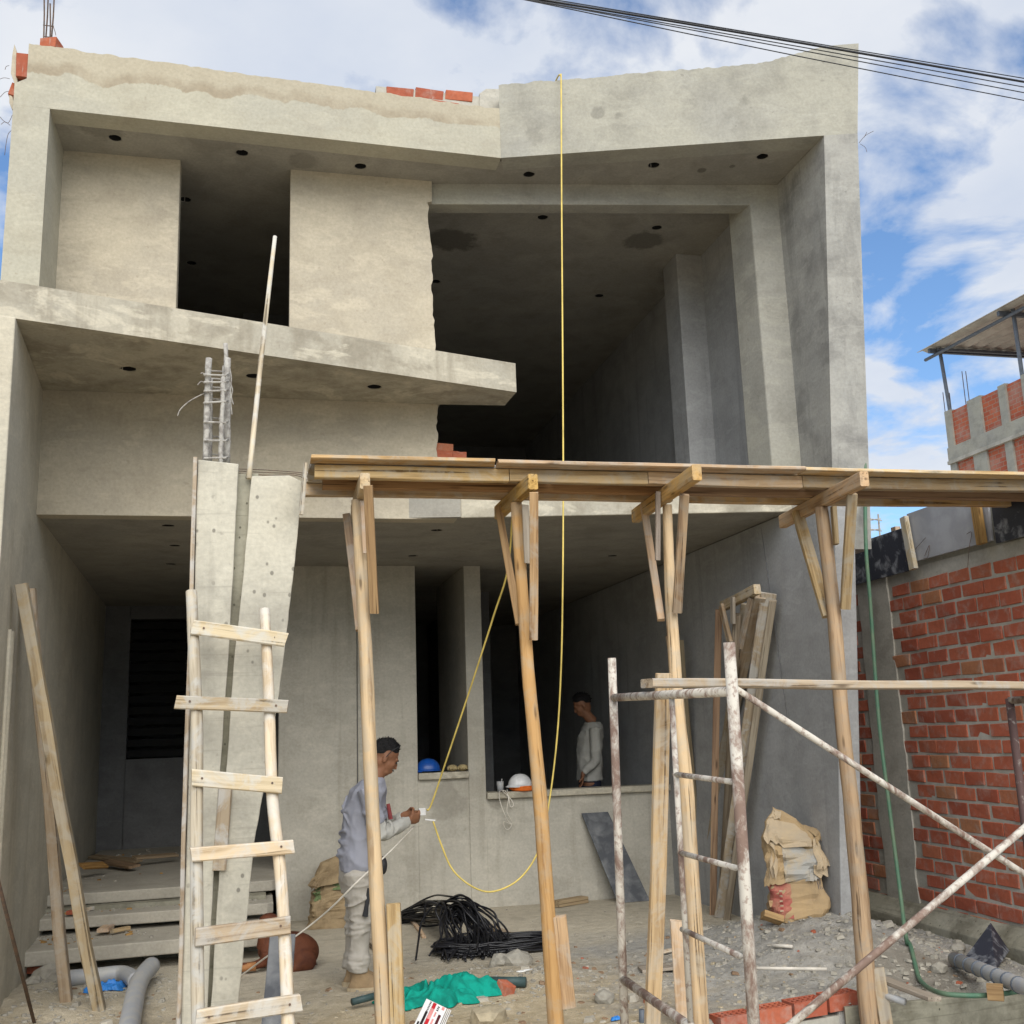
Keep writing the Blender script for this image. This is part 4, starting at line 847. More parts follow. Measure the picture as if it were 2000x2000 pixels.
def haircap(mb, c, R, s=1.0, seed=0, low=-.06):
    vs = []; fs = []; nu, nv = 40, 22
    for i in range(nv + 1):
        for j in range(nu):
            a = 2 * math.pi * j / nu; ff = math.cos(a)
            # hair line: high at the forehead, low at the nape
            lim = math.radians(56 + 62 * ((1 - ff) / 2) ** .7 - 16 * max(0, math.cos(a * 2 - math.pi) ) ** 3 * (1 if ff > -.3 else 0)); th = lim * i / nv
            d = V((math.sin(th) * math.cos(a), math.sin(th) * math.sin(a), math.cos(th)))
            k_ = 1.02 + .075 * (1 - (i / nv) ** 2) + (.05 * nz(d * 7, 1, seed) + .09 * nz(d * 19, 1, seed + 1)) * (1.1 - .85 * i / nv)
            vs.append(V(c) + R @ V((d.x * .098 * k_ - .012, d.y * .076 * k_, d.z * .090 * k_ + .035)) * s)
    for i in range(nv):
        for j in range(nu):
            a = i * nu + j; b_ = i * nu + (j + 1) % nu; fs.append((a, a + nu, b_ + nu, b_))
    mb.add(vs, fs); rr = random.Random(seed)
    for _ in range(420):         # short tufts
        i = rr.randrange(0, nv - 3); j = rr.randrange(nu); b0_ = vs[i * nu + j]; n0 = (b0_ - (V(c) + R @ V((-.012, 0, .03)) * s)).normalized()
        tg = (R @ V((rr.uniform(-.3, 1), rr.uniform(-.8, .8), rr.uniform(-.4, .6)))); tip_ = b0_ + (n0 + tg * .8).normalized() * rr.uniform(.008, .02); u0 = n0.orthogonal().normalized() * .005; v0 = n0.cross(u0)
        mb.add([b0_ + u0, b0_ - u0 * .5 + v0, b0_ - u0 * .5 - v0, tip_], [(0, 1, 3), (1, 2, 3), (2, 0, 3)])
hb_ = MB(); haircap(hb_, hc, R, 1.0, 91); hair = hb_.build('hair', MT['hair'], per, smooth=True)
for sg in (1, -1): MB().ell(hc + R @ V((.083, sg * .032, -.002)), .008, .012, .006, R, 8, 6).build('eye', MT['dark'], per); MB().ell(hc + R @ V((.088, sg * .034, .016)), .006, .02, .0045, R, 8, 6).build('eyebrow', MT['hair'], per)
MB().ell(hc + R @ V((.093, 0, -.057)), .007, .024, .0045, R, 10, 6).build('moustache', MT['hair'], per)
sg_ = MB()
sg_.tube(spline([hc + R @ V((-.015, -.082, .0)), hc + R @ V((.0, -.087, .05)), hc + R @ V((.04, -.075, .105)), hc + R @ V((.055, -.03, .122)), hc + R @ V((.055, .03, .122)), hc + R @ V((.04, .075, .105)), hc + R @ V((.0, .087, .05))], 5), .003, 6)
sg_.build('sunglasses', MT['dark'], per, smooth=True)
tl = MB(); tl.tube([q(722, 1735, -.17), q(716, 1770, -.19), q(713, 1790, -.19)], [.016, .014, .02], 8); tl.build('tool', MT['dark'], per)
MB().ell(q(748, 1690, -.1), .03, .05, .06).build('pouch', MT['dark'], per, smooth=True)
MB().tube([q(758, 1570, -.06), q(763, 1600, -.06)], [.013, .016], 8).build('neck_cloth', MT['red'], per)
# white connector between the hands
cn_ = thing('cable_connector', tip, 'small white cable connector held by the man in the grey shirt', 'connector')
MB().box(tip.x - .03, tip.x + .02, YM - .012, YM + .012, tip.z + .005, tip.z + .055).build('plug', MT['white'], cn_, bevel=.004)
MB().tube([px(830, 1601, Y=YM), px(850, 1603, Y=YM)], .007, 8).build('prong', MT['white'], cn_)
# second person, inside the room
YN = 11.75
FZ = .44
def q2(x, y, o=0): return px(x, y, Y=YN + o)
p2 = thing('person', (q2(1153, 1530).x, YN, FZ), 'man in a pale long sleeved shirt standing in the dark room behind the sill', 'person')
hc2 = q2(1137, 1378); b2 = MB(); R2 = head(b2, hc2, V((-.9, .2, -.38)), V((-.3, 0, .9)))
b2.tube([q2(1158, 1410), hc2 + V((.0, 0, -.04))], [.06, .055], 12)
S2 = [(q2(1152, 1525), .125, .17), (q2(1152, 1500), .125, .165), (q2(1151, 1470), .125, .165), (q2(1153, 1440), .125, .18), (q2(1156, 1422), .105, .17), (q2(1158, 1410), .07, .09)]
def tor2(mb, g): mb.loft([(c, X1 * (a + g), Y1 * (b_ + g)) for c, a, b_ in S2], 18)
tor2(b2, -.015)
s2N, e2N, w2N = q2(1163, 1425, -.19), q2(1163, 1485, -.22), q2(1138, 1512, -.2); s2F, e2F, w2F = q2(1155, 1425, .19), q2(1150, 1485, .2), q2(1135, 1520, .2)
for a_, e_, w_ in ((s2N, e2N, w2N), (s2F, e2F, w2F)): b2.tube([a_, e_, w_], [.05, .042, .028], 12)
fist(b2, w2N, V((-.15, 0, -1)), V((0, -1, 0)), 1, .5); fist(b2, w2F, V((-.15, 0, -1)), V((0, 1, 0)), 1, .5)
for o_ in (-.09, .09):
    hp = q2(1152, 1528, o_); b2.tube([hp, V((hp.x, hp.y, FZ + .48)), V((hp.x + .02, hp.y, FZ + .06))], [.085, .06, .04], 12)
remesh(b2.build('body', MT['skin'], p2), .008, 5)
sh2 = MB(); tor2(sh2, .012)
for a_, e_, w_ in ((s2N, e2N, w2N), (s2F, e2F, w2F)): sh2.tube([a_ + V((0, 0, .02)), a_.lerp(e_, .5), e_, e_.lerp(w_, .5), e_.lerp(w_, .93)], [.07, .066, .06, .052, .042], 14)
so = sh2.build('shirt', MT['sleeve'], p2); remesh(so, .010, 4); wrinkle(so, .09, .02, 8)
t2 = MB(); t2.loft([(q2(1152, 1548), X1 * .12, Y1 * .17), (q2(1152, 1520), X1 * .122, Y1 * .166)], 16)
for o_ in (-.09, .09):
    hp = q2(1152, 1535, o_); t2.tube([hp, V((hp.x, hp.y, FZ + .48)), V((hp.x + .02, hp.y, FZ + .06))], [.10, .08, .07], 14)
remesh(t2.build('trousers', MT['navy'], p2), .012, 3)
for o_ in (-.09, .09):
    hp = q2(1152, 1535, o_); bx = MB(); bx.loft([(V((hp.x - .03, hp.y, FZ + .1)), X1 * .06, Y1 * .05), (V((hp.x - .07, hp.y, FZ + .05)), X1 * .13, Y1 * .052), (V((hp.x - .07, hp.y, FZ)), X1 * .14, Y1 * .054)], 14); bx.build('boot', MT['dark'], p2, smooth=True)
h2 = MB(); haircap(h2, hc2, R2, 1.04, 95); h2.build('hair', MT['hair'], p2, smooth=True)
# ================================================================ DOG
dg = thing('dog', (.25, 8.72, 0), 'brown short haired dog lying on the ground behind the ladder with its head raised', 'dog')
YD = 8.72
def qd(x, y, o=0): return px(x, y, Y=YD + o)
db = MB()
stube(db, [qd(608, 1880), qd(598, 1864), qd(575, 1853), qd(548, 1852), qd(528, 1850), qd(518, 1842)], [(.05, .05), (.115, .115), (.12, .125), (.105, .11), (.10, .105), (.075, .08)], 20)
db.ell(qd(592, 1878, -.11), .10, .055, .085); db.ell(qd(592, 1878, .10), .10, .055, .085)      # haunches
db.tube([qd(585, 1888, -.13), qd(560, 1896, -.15), qd(540, 1897, -.15)], [.04, .026, .022], 10)
db.tube([qd(522, 1850), qd(522, 1826), qd(524, 1808)], [.082, .065, .055], 14)                 # neck
db.ell(qd(525, 1799), .078, .064, .058); db.tube([qd(522, 1800, .0), qd(512, 1802, -.04), qd(503, 1806, -.06)], [.045, .036, .026], 12)
for o_ in (-.075, .075):
    db.tube([qd(522, 1860, o_), qd(515, 1880, o_), qd(495, 1886, o_ * 1.1), qd(470, 1888, o_ * 1.2), qd(461, 1890, o_ * 1.2)], [.05, .040, .030, .027, .024], 12)
db.tube([qd(611, 1880, .02), qd(618, 1892, .1), qd(605, 1897, .2)], [.024, .018, .010], 8)
remesh(db.build('body', MT['dog'], dg), .009, 4)
for o_ in (-.05, .055):
    e = qd(530, 1791, o_); MB().prism([e + V((-.02, 0, 0)), e + V((.045, 0, .005)), e + V((.04, -.01, -.07))], (0, .012, 0)).build('ear', MT['dog'], dg, bevel=.004)
for o_ in (-.09, .09): MB().tube([qd(500, 1887, o_), qd(480, 1889, o_), qd(462, 1892, o_)], [.033, .030, .029], 10).build('foreleg', MT['dogl'], dg, smooth=True)
MB().ell(qd(501, 1806, -.065), .014, .014, .011).build('nose', MT['dark'], dg)
# ================================================================ CABLES, HOSE
def gz(a, b_, o_=.0):
    p = px(a, b_, Z=0.05)
    for _ in range(4): p = px(a, b_, Z=gh(p.x, p.y) + o_)
    return p
YB_ = 7.695
c1 = [px(1096, 168, Y=YB_), px(1097, 400, Y=YB_), px(1099, 700, Y=YB_), px(1100, 900, Y=YB_), px(1100, 1000, Y=YB_), px(1099, 1150, Y=YB_), px(1096, 1300, Y=YB_ + .02), px(1088, 1440, Y=YB_ + .05), px(1072, 1570, Y=YB_ + .08), px(1052, 1660, Y=YB_ + .1), px(1015, 1716, Y=YB_ + .12), px(965, 1741, Y=YB_ + .13), px(925, 1733, Y=YB_ + .14), px(885, 1700, Y=YM), px(862, 1650, Y=YM), px(846, 1604, Y=YM)]
hang = [V((c1[0].x, 8.1, 6.55)), V((c1[0].x, 8.0, 6.9)), V((c1[0].x, 7.90, 6.995)), V((c1[0].x, 7.76, 7.0)), V((c1[0].x, 7.70, 6.96))]
yc = thing('yellow_cable', (2.3, 7.72, 3), 'yellow electric cable hanging from the roof edge and looping to the man\'s hands', 'cable')
MB().tube(spline(hang + c1, 5), .0065, 7).build('hanging_length', MT['cabley'], yc, smooth=True)
MB().tube(spline([px(834, 1582, Y=YM), px(842, 1572, Y=YM), px(870, 1490, Y=YM - .15), px(920, 1340, Y=YM - .5), px(965, 1200, Y=YM - .85), px(992, 1110, Y=YM - 1.1), V((px(1004, 1060, Y=6.62).x, 6.62, ZJ0 - .01))], 6), .0065, 7).build('upper_length', MT['cabley'], yc, smooth=True)
tag(MB().tube(spline([px(808, 1615, Y=YM), px(760, 1665, Y=YM - .25), px(700, 1720, Y=YM - .40), px(650, 1770, Y=YM - .3), px(600, 1812, Y=YM - .15), px(530, 1862, Y=YM), px(465, 1910, Z=.012), px(430, 1935, Z=.03), px(390, 1960, Z=.03)], 6), .006, 6).build('white_wire', MT['cablew'], smooth=True), 'thin white wire running from the man\'s hands down to the ground behind the ladder', 'wire')
hp_ = spline([px(1684, 800, Y=7.46), px(1689, 880, Y=7.46), px(1691, 1060, Y=7.44), px(1700, 1180, Y=7.42), px(1716, 1400, Y=7.36), px(1735, 1560, Y=7.30), px(1758, 1740, Y=7.22), px(1768, 1820, Y=7.02), *[gz(a, b_, .03) for a, b_ in ((1780, 1880), (1800, 1918), (1832, 1938), (1880, 1944), (1940, 1943), (2010, 1932), (2080, 1915))]], 7)
for p in hp_:
    if p.y < 7.1: p.z = max(p.z, gh(p.x, p.y) + .014)
tag(MB().tube(hp_, .0145, 10).build('hose', MT['hose'], smooth=True), 'green garden hose hanging down past the brick wall and curving along the ground', 'hose')
ov = [((1060, 0), (1600, 90), (2000, 160), .0065), ((1062, 4), (1600, 98), (2000, 170), .003), ((1045, 2), (1600, 105), (2000, 181), .003), ((1030, 0), (1600, 118), (2000, 196), .003), ((1075, -2), (1600, 86), (2000, 153), .003)]
labs = ['thickest black overhead cable of the bundle crossing above the right roof corner', 'black overhead cable running just below the thickest one', 'thin overhead cable in the middle of the bundle', 'lowest thin overhead cable of the bundle', 'topmost thin overhead cable of the bundle']
for (a, b_, c, r_), lb in zip(ov, labs):
    A = px(*a, Y=5.0); B = px(*b_, Y=5.0); C = px(*c, Y=5.0); pts = []
    for i in range(49):
        x = -14 + 34 * i / 48
        z = A.z * (x - B.x) * (x - C.x) / ((A.x - B.x) * (A.x - C.x)) + B.z * (x - A.x) * (x - C.x) / ((B.x - A.x) * (B.x - C.x)) + C.z * (x - A.x) * (x - B.x) / ((C.x - A.x) * (C.x - B.x))
        lin = A.z + (C.z - A.z) * (x - A.x) / (C.x - A.x)
        pts.append((x, 5.0, z if A.x - .5 < x < C.x + .5 else lin))
    tag(MB().tube(pts, r_, 6).build('overhead_cable', MT['cableb'], smooth=True), lb, 'cable', 'overhead cables')
# ================================================================ SCAFFOLD
XS = 1.76
def s_(x, y): return px(x, y, X=XS)
sf = thing('scaffold', (XS, 4.5, 0), 'paint-flecked white steel scaffold frame with ladder rungs, nearest to the camera', 'scaffold', 'scaffold frames')
lt = s_(1195, 1285); rt = s_(1424, 1255); lb_ = V((XS, s_(1213, 1900).y, -.02)); rb = V((XS, s_(1468, 1980).y, -.02))
def tub(nm, pts, r, mat='scaf', parent=sf): return MB().tube(pts, r, 12).build(nm, MT[mat], parent, smooth=True)
tub('leg', [lb_, lb_.lerp(lt, .5), lt], .0215); tub('leg', [rb, rb.lerp(rt, .5), rt], .0225)
def onleg(a, b, z): return a + (b - a) * ((z - a.z) / (b.z - a.z))
zt_ = s_(1203, 1362).z; tub('top_rail', [onleg(lb_, lt, zt_), onleg(rb, rt, s_(1415, 1352).z)], .0195)
zb_ = s_(1213, 1910).z; tub('bottom_rail', [onleg(lb_, lt, zb_), onleg(rb, rt, zb_ - .03)], .0205)
mA = s_(1312, 1365); mB_ = V((XS, s_(1348, 1985).y, zb_ - .02)); tub('inner_post', [mB_, mA], .0125)
for a, b_ in (((1317, 1512), (1430, 1527)), ((1327, 1665), (1437, 1695)), ((1332, 1815), (1446, 1868))):
    tub('ladder_rung', [s_(*a), s_(*b_)], .0115)
MB().tube([rt + V((0, 0, -.01)), rt + V((0, 0, .002))], .018, 12).build('leg_bore', MT['hole'], sf)
# second frame at the right, mostly outside
X2 = px(1972, 1368, Y=5.35).x
sf2 = thing('scaffold', (X2, 4.5, 0), 'dark rusty steel scaffold frame at the right edge in front of the brick wall', 'scaffold', 'scaffold frames')
fl2 = V((X2, 5.35, -.02)); ft2 = V((X2, 5.35, 1.95)); fl3 = V((X2 + .02, 3.85, -.02)); ft3 = V((X2 + .02, 3.85, 1.95))
tub('leg', [fl2, ft2 - V((0, 0, .2))], .0225, 'scafd', sf2); tub('leg', [fl3, ft3], .0225, 'scafd', sf2)
zt2 = px(1972, 1368, Y=5.35).z; tub('top_rail', [V((X2, 5.35, zt2)), V((X2 + .02, 3.85, zt2))], .0195, 'scaf', sf2); tub('bottom_rail', [V((X2, 5.35, .45)), V((X2 + .02, 3.85, .43))], .0195, 'scafd', sf2)
# cross braces between the two near legs
A1 = px(1437, 1345, X=XS + .03); B1_ = px(1550, 2000, X=XS + .12)
def rayY(x, y, Y): return px(x, y, Y=Y)
yb0 = A1.y - .03
br1 = [rayY(1437, 1345, yb0), rayY(1940, 1668, yb0), rayY(2060, 1745, yb0)]
br2 = [rayY(1475, 2060, yb0 - .03), rayY(1940, 1668, yb0 - .03), rayY(2060, 1568, yb0 - .03)]
tag(MB().tube([br1[0], br1[0].lerp(br1[2], .5), br1[2] + (br1[2] - br1[0]) * .55], .0125, 10).build('cross_brace', MT['scaf'], smooth=True), 'rusty steel cross brace sloping down to the right from the scaffold leg', 'brace', 'scaffold cross braces')
tag(MB().tube([br2[0] + (br2[0] - br2[2]) * .03, br2[0].lerp(br2[2], .5), br2[2] + (br2[2] - br2[0]) * .35], .0145, 10).build('cross_brace', MT['scaf'], smooth=True), 'white flecked steel cross brace rising to the right from the bottom', 'brace', 'scaffold cross braces')
# plank lying on the frames
pa = px(1262, 1335, Y=4.75); pb = px(2060, 1341, Y=5.25)
zr_ = onleg(lb_, lt, zt_).z
tag(board('scaffold_plank', pa + V((0, 0, .0)), pb, .11, .042, MT['wood_pale'], side=(.1, 1, 0), seg=10, wob=.004, ch=.006), 'long pale plank lying across the top rails of the scaffold', 'plank')
# timber standing against the scaffold
a = px(1296, 1316, Y=5.0); c = px(1268, 2010, Y=5.35)
tag(board('timber', V((c.x, c.y, -.02)), a, .075, .035, MT['wood'], side=(1, 0, 0), wob=.008), 'flat timber standing upright beside the scaffold, resting on its plank', 'timber')
# ================================================================ TIMBERS ON THE RIGHT WALL
GB = 'timbers leaning on the right wall'
def lean(q0, z0, q1, X_, w_, t_, mt, lab): 
    a = px(*q0, Z=z0); b_ = px(*q1, X=X_); return tag(board('timber', a, b_, w_, t_, MT[mt], side=(1, -.45, 0), wob=.006, ends=.015), lab, 'timber', GB)
lean((1410, 1792), .0, (1502, 1158), 4.10, .13, .03, 'wood_cement', 'wide cement-grey board leaning on the right wall, split at its top')
lean((1352, 1742), .0, (1483, 1165), 4.03, .095, .06, 'wood_old', 'thick timber leaning on the right wall beside the wide grey board')
lean((1392, 1786), .0, (1402, 1190), 3.97, .06, .04, 'wood_brown', 'upright orange-brown timber behind the scaffold leg')
lean((1385, 1752), .0, (1308, 1240), 3.92, .08, .03, 'wood_dim', 'dark board crossing behind the thick prop, leaning to the left')
lean((1368, 1760), .0, (1325, 1250), 4.02, .10, .03, 'wood_dim', 'dark brown board leaning in the shade next to the thick prop')
lean((1372, 1758), .0, (1455, 1180), 4.06, .07, .03, 'wood_old', 'narrow board in the middle of the fan of timbers on the right wall')
lean((1420, 1796), .0, (1510, 1172), 4.13, .06, .04, 'wood_dim', 'timber half hidden behind the wide grey board on the right wall')
# spare prop with header and braces standing with them
sp = thing('timber_prop', (4.0, 9.6, 0), 'spare timber prop head with two braces leaning in the corner of the porch', 'prop', G)
XQ = 3.98
log('post', [px(1412, 1775, Z=.0), px(1440, 1200, X=XQ)], .045, .035, MT['wood_dim'], sp)
board('header', px(1412, 1184, X=XQ), px(1480, 1150, X=XQ - .02), .08, .06, MT['wood_old'], sp, side=(0, 0, 1))
board('brace', px(1409, 1182, X=XQ - .04), px(1428, 1265, X=XQ - .04), .07, .03, MT['wood_old'], sp, side=(0, 1, 0))
board('brace', px(1432, 1166, X=XQ - .05), px(1432, 1218, X=XQ - .05), .06, .025, MT['wood_grey'], sp, side=(0, 1, 0))
board('brace', px(1467, 1168, X=XQ - .03), px(1446, 1265, X=XQ - .04), .055, .03, MT['wood_old'], sp, side=(0, 1, 0))
# ================================================================ BAGS
def bag(nm, lab, base, w_, d_, h_, lean_, mat, seed, yaw, topn=.10, e=.5):
    t = thing(nm, base, lab, 'bag'); Rz = Matrix.Rotation(yaw, 3, 'Z'); nu, nv = 34, 24
    def S(a, f, off=0):            # a point of the crumpled paper skin, pushed out by off
        ca, sa = math.cos(a), math.sin(a)
        tw = 1 - .06 * f - .35 * max(0, f - .8) / .2; td = max(1 - .2 * f - .75 * max(0, f - .7) / .3, .10)
        x = math.copysign(abs(ca) ** e, ca) * w_ / 2 * tw; y = math.copysign(abs(sa) ** e, sa) * d_ / 2 * td
        n1 = nz((x * 7, y * 7, f * 4), 1, seed); rd = 1 - 2.4 * abs(nz((x * 8 + f * 2, y * 8, f * 6), 1, seed + 1)); r3 = 1 - 2 * abs(nz((x * 21, y * 21, f * 16), 1, seed + 2))
        out = .034 * n1 + .030 * rd + .012 * r3 + off
        top = topn * h_ * (nz((x * 7, 2, 0), 1, seed + 3) - .6 * (x / w_ + .15)) * f ** 3
        return V(base) + Rz @ V((x + ca * out, y + sa * out + lean_ * f * f, h_ * f + top))
    vs = [S(2 * math.pi * j / nu, i / nv) for i in range(nv + 1) for j in range(nu)]
    fs = [(i * nu + j, i * nu + (j + 1) % nu, (i + 1) * nu + (j + 1) % nu, (i + 1) * nu + j) for i in range(nv) for j in range(nu)]
    fs += [tuple(range(nu))[::-1], tuple(range(nv * nu, nv * nu + nu))]
    MB().add(vs, fs).build('bag_body', MT[mat], t); return t, S
def patch(nm, mat, t, S, a0, a1, f0, f1, off=.004, curl=0, jagb=0, seed=1, n=9):
    """print or torn paper lying on the bag's skin; curl lifts its lower edge, jagb tears it"""
    vs = []
    for i in range(n + 1):
        for j in range(n + 1):
            u_ = i / n; v_ = j / n; f = f0 + (f1 - f0) * v_; f -= jagb * (1 - v_) * (nz((u_ * 5, seed, 0), 1, seed) + .5 * nz((u_ * 15, seed, 0), 1, seed) + .3)
            aj = jagb * .9 * nz((v_ * 4, seed, 3), 1, seed) * (1 if u_ < .5 else -1) * abs(2 * u_ - 1)
            o_ = off + curl * (1 - v_) ** 2 * (.35 + 1.1 * abs(nz((u_ * 2.2, v_, seed), 1, seed))) + (.010 * nz((u_ * 4, v_ * 4, seed), 1, seed) + .012 if curl else 0)
            vs.append(S(math.radians(a0 + (a1 - a0) * u_) + aj, max(0, f), o_))
    fs = [(i * (n + 1) + j, (i + 1) * (n + 1) + j, (i + 1) * (n + 1) + j + 1, i * (n + 1) + j + 1) for i in range(n) for j in range(n)]
    o = MB().add(vs, fs).build(nm, MT[mat], t); m = o.modifiers.new('t', 'SOLIDIFY'); m.thickness = .002; m.offset = 1; return o
base = V((4.0, 7.88, .16)); base.z = gh(base.x, base.y) - .03
t, S = bag('paper_bag', 'torn brown paper cement bag with a red printed panel, standing by the right wall', base, .37, .13, .82, .15, 'paper', 101, -.32, topn=.26, e=.34)
patch('printed_panel', 'paper_red', t, S, 183, 268, .04, .34); patch('side_panel', 'paper', t, S, 268, 338, .03, .42)
for i in range(9): patch('ink_mark', 'paper_in' if i % 2 == 0 else 'ink', t, S, 246, 254, .10 + i * .021, .112 + i * .021, off=.008, n=2)
for i in range(3): patch('ink_mark', 'ink2', t, S, 296 + i * 9, 300 + i * 9, .28, .38, off=.008, n=3)
for i, (m_, a0, a1, f0, f1, cu, jg) in enumerate((('paper', 186, 262, .34, .66, .035, .07), ('paper_in', 218, 246, .44, .68, .06, .10), ('paper_in', 222, 285, .70, .90, .045, .09), ('paper_in', 290, 345, .50, .78, .06, .08), ('paper_grey', 262, 300, .38, .68, .02, .05), ('paper_in', 285, 340, .42, .55, .06, .05), ('paper_in', 225, 262, .92, 1.0, .03, .04), ('paper', 300, 350, .76, .92, .03, .05))):
    patch('paper_flap', m_, t, S, a0, a1, f0, f1, curl=cu, jagb=jg, seed=21 + 3 * i)
for i, (qx, qy, s_z) in enumerate(((1500, 1775, .16), (1522, 1762, .12))):
    p = px(qx, qy, Y=7.85); tag(board('block', V((p.x - .06, 7.82 + i * .1, p.z - .03)), V((p.x + .08, 7.80 + i * .1, p.z - .08 + .05 * i)), .05, .08, MT['wood_brown' if i == 0 else 'wood'], side=(0, .5, 1)), ('brown wooden offcut propped against the torn paper bag', 'short reddish offcut tucked behind the torn paper bag')[i], 'offcut')
base2 = V((px(655, 1700, Y=10.5).x, 10.5, 0))
t, S = bag('sack', 'crumpled brown and green woven sack standing behind the man in the grey shirt', base2, .40, .20, .50, .12, 'sack', 131, .1, topn=-.35)
patch('print_mark', 'sackg', t, S, 205, 240, .50, .72, jagb=.05, seed=3); patch('print_mark', 'sackg', t, S, 268, 300, .62, .80, jagb=.05, seed=5); patch('print_mark', 'sackg', t, S, 215, 255, .02, .10, jagb=.03, seed=7)
patch('sack_fold', 'sack', t, S, 195, 275, .72, .92, curl=.05, jagb=.05, seed=9)
for i in range(7): patch('print_mark', 'ink2', t, S, 292 + (i % 3) * 4, 312 + (i % 2) * 6, .14 + i * .06, .165 + i * .06, jagb=.01, seed=11 + i, n=3)
patch('sack_flap', 'sack', t, S, 195, 340, .0, .14, curl=.06, jagb=.03, seed=31)
# ================================================================ DARK PANEL ON THE PORCH WALL, BOARDS, FILM BOARD
a0 = px(1140, 1590, Y=10.75); a1 = px(1192, 1587, Y=10.75); b0 = px(1188, 1756, Z=.0); b1 = px(1240, 1748, Z=.0)
tag(MB().prism([V((a0.x, 10.84, a0.z)), V((a1.x, 10.84, a1.z)), V((b1.x, 10.58, .0)), V((b0.x, 10.58, .0))], (0, -.018, .004)).build('black_panel', MT['film2'], bevel=.002), 'dusty black board leaning on the porch wall below the long opening', 'board')
c0 = px(1952, 1803, X=5.02); pts = [px(1936, 1803, X=4.98), px(1972, 1857, X=5.0), px(1947, 1893, X=4.72), px(1885, 1872, X=4.70)]
tag(MB().prism(pts, (-.014, -.01, .004)).build('film_board', MT['film'], bevel=.002), 'square black film-faced board splashed with cement, tilted against the brick wall', 'board')
tag(MB().tube([px(1864, 1873, Z=.10), px(1935, 1901, Z=.12), px(2010, 1932, Z=.14), px(2060, 1950, Z=.14)], .045, 14).build('grey_pipe', MT['pvc'], smooth=True), 'thick grey corrugated conduit lying in front of the tilted black board', 'pipe')
cr_ = bpy.data.objects['grey_pipe']
for i in range(7):
    p = px(1864, 1873, Z=.10).lerp(px(2010, 1932, Z=.14), .1 + i * .13); d_ = (px(2010, 1932, Z=.14) - px(1864, 1873, Z=.10)).normalized(); MB().tube([p - d_ * .005, p + d_ * .005], .0485, 14).build('tie_ring', MT['steel'], cr_, smooth=True)
def gboard(nm, q0, q1, w_, t_, mt, lab, cat='offcut', z0=None, z1=None, grp='scrap timbers on the ground'):
    p0 = px(*q0, Z=.0); p1 = px(*q1, Z=.0); p0 = px(*q0, Z=gh(p0.x, p0.y) + t_ / 2); p1 = px(*q1, Z=gh(p1.x, p1.y) + t_ / 2)
    if z0 is not None: p0 = px(*q0, Z=z0)
    if z1 is not None: p1 = px(*q1, Z=z1)
    return tag(board(nm, p0, p1, w_, t_, MT[mt], side=(.3, 1, 0), wob=.004, seg=4), lab, cat, grp)
gboard('board', (1722, 1912), (1826, 1952), .09, .025, 'wood_grey', 'grey board lying on the rubble behind the cracked prop', z0=.14, z1=.12)
tag(MB().tube([px(1720, 1942, Z=.08), px(1768, 1957, Z=.06)], .02, 10).build('conduit', MT['pvc'], smooth=True), 'short grey conduit beside the foot of the cracked prop', 'pipe')
gboard('block', (1928, 1936), (1960, 1938), .08, .08, 'wood_brown', 'small wooden block lying against the green hose at right', z0=.09, z1=.09)
gboard('board', (1085, 1766), (1142, 1756), .10, .06, 'wood_dim', 'grey-brown board on the porch floor, at the foot of the wall')
gboard('board', (945, 1806), (1030, 1842), .07, .04, 'wood_dim', 'dark board pointing from the cable coil to the slender prop')
gboard('board', (1020, 1836), (1064, 1828), .08, .05, 'wood_dim', 'short dark board lying behind the slender prop')
gboard('stick', (797, 1787), (828, 1830), .035, .025, 'wood', 'thin pale stick lying across the end of the cable coil')
gboard('board', (1250, 1893), (1325, 1885), .17, .02, 'wood_grey', 'grey flat board on the ground behind the standing timber')
gboard('stick', (1292, 1860), (1322, 1853), .03, .025, 'wood_pale', 'pale stick beside the foot of the thick prop')
gboard('block', (672, 1872), (692, 1870), .07, .04, 'wood_brown', 'small brown block behind the heel of the man in grey')
gboard('block', (724, 1840), (738, 1850), .07, .05, 'wood_grey', 'grey block just beyond the man\'s boots')
tag(MB().tube([px(1472, 1891, Z=.14), px(1615, 1893, Z=.14)], .011, 8).build('white_stick', MT['cablew'], smooth=True), 'straight white stick lying on the grey rubble right of the scaffold leg', 'stick')
tag(MB().tube([px(1507, 1846, Z=.16), px(1548, 1849, Z=.16)], .012, 8).build('white_stick', MT['cablew'], smooth=True), 'short white stick lying on the rubble below the torn bag', 'stick')
GL = 'timber scraps on the landing'
for i, (a, b_, w_) in enumerate((((180, 1672), (270, 1682), .10), ((205, 1683), (262, 1692), .12), ((262, 1676), (345, 1670), .09), ((160, 1692), (205, 1690), .09))):
    p0 = px(*a, Z=.49 + .03 * i); p1 = px(*b_, Z=.49 + .02 * i); tag(board('scrap_board', p0, p1, w_, .025, MT['wood_brown' if i % 2 else 'wood_dim'], side=(.2, 1, .1)), ('longest scrap board at the back of the entrance landing', 'short dark scrap board under the longest one on the landing', 'scrap board on the landing running behind the concrete column', 'leftmost scrap board on the landing beside the left wall')[i], 'offcut', GL)
GS = 'bits lying on the entrance steps'
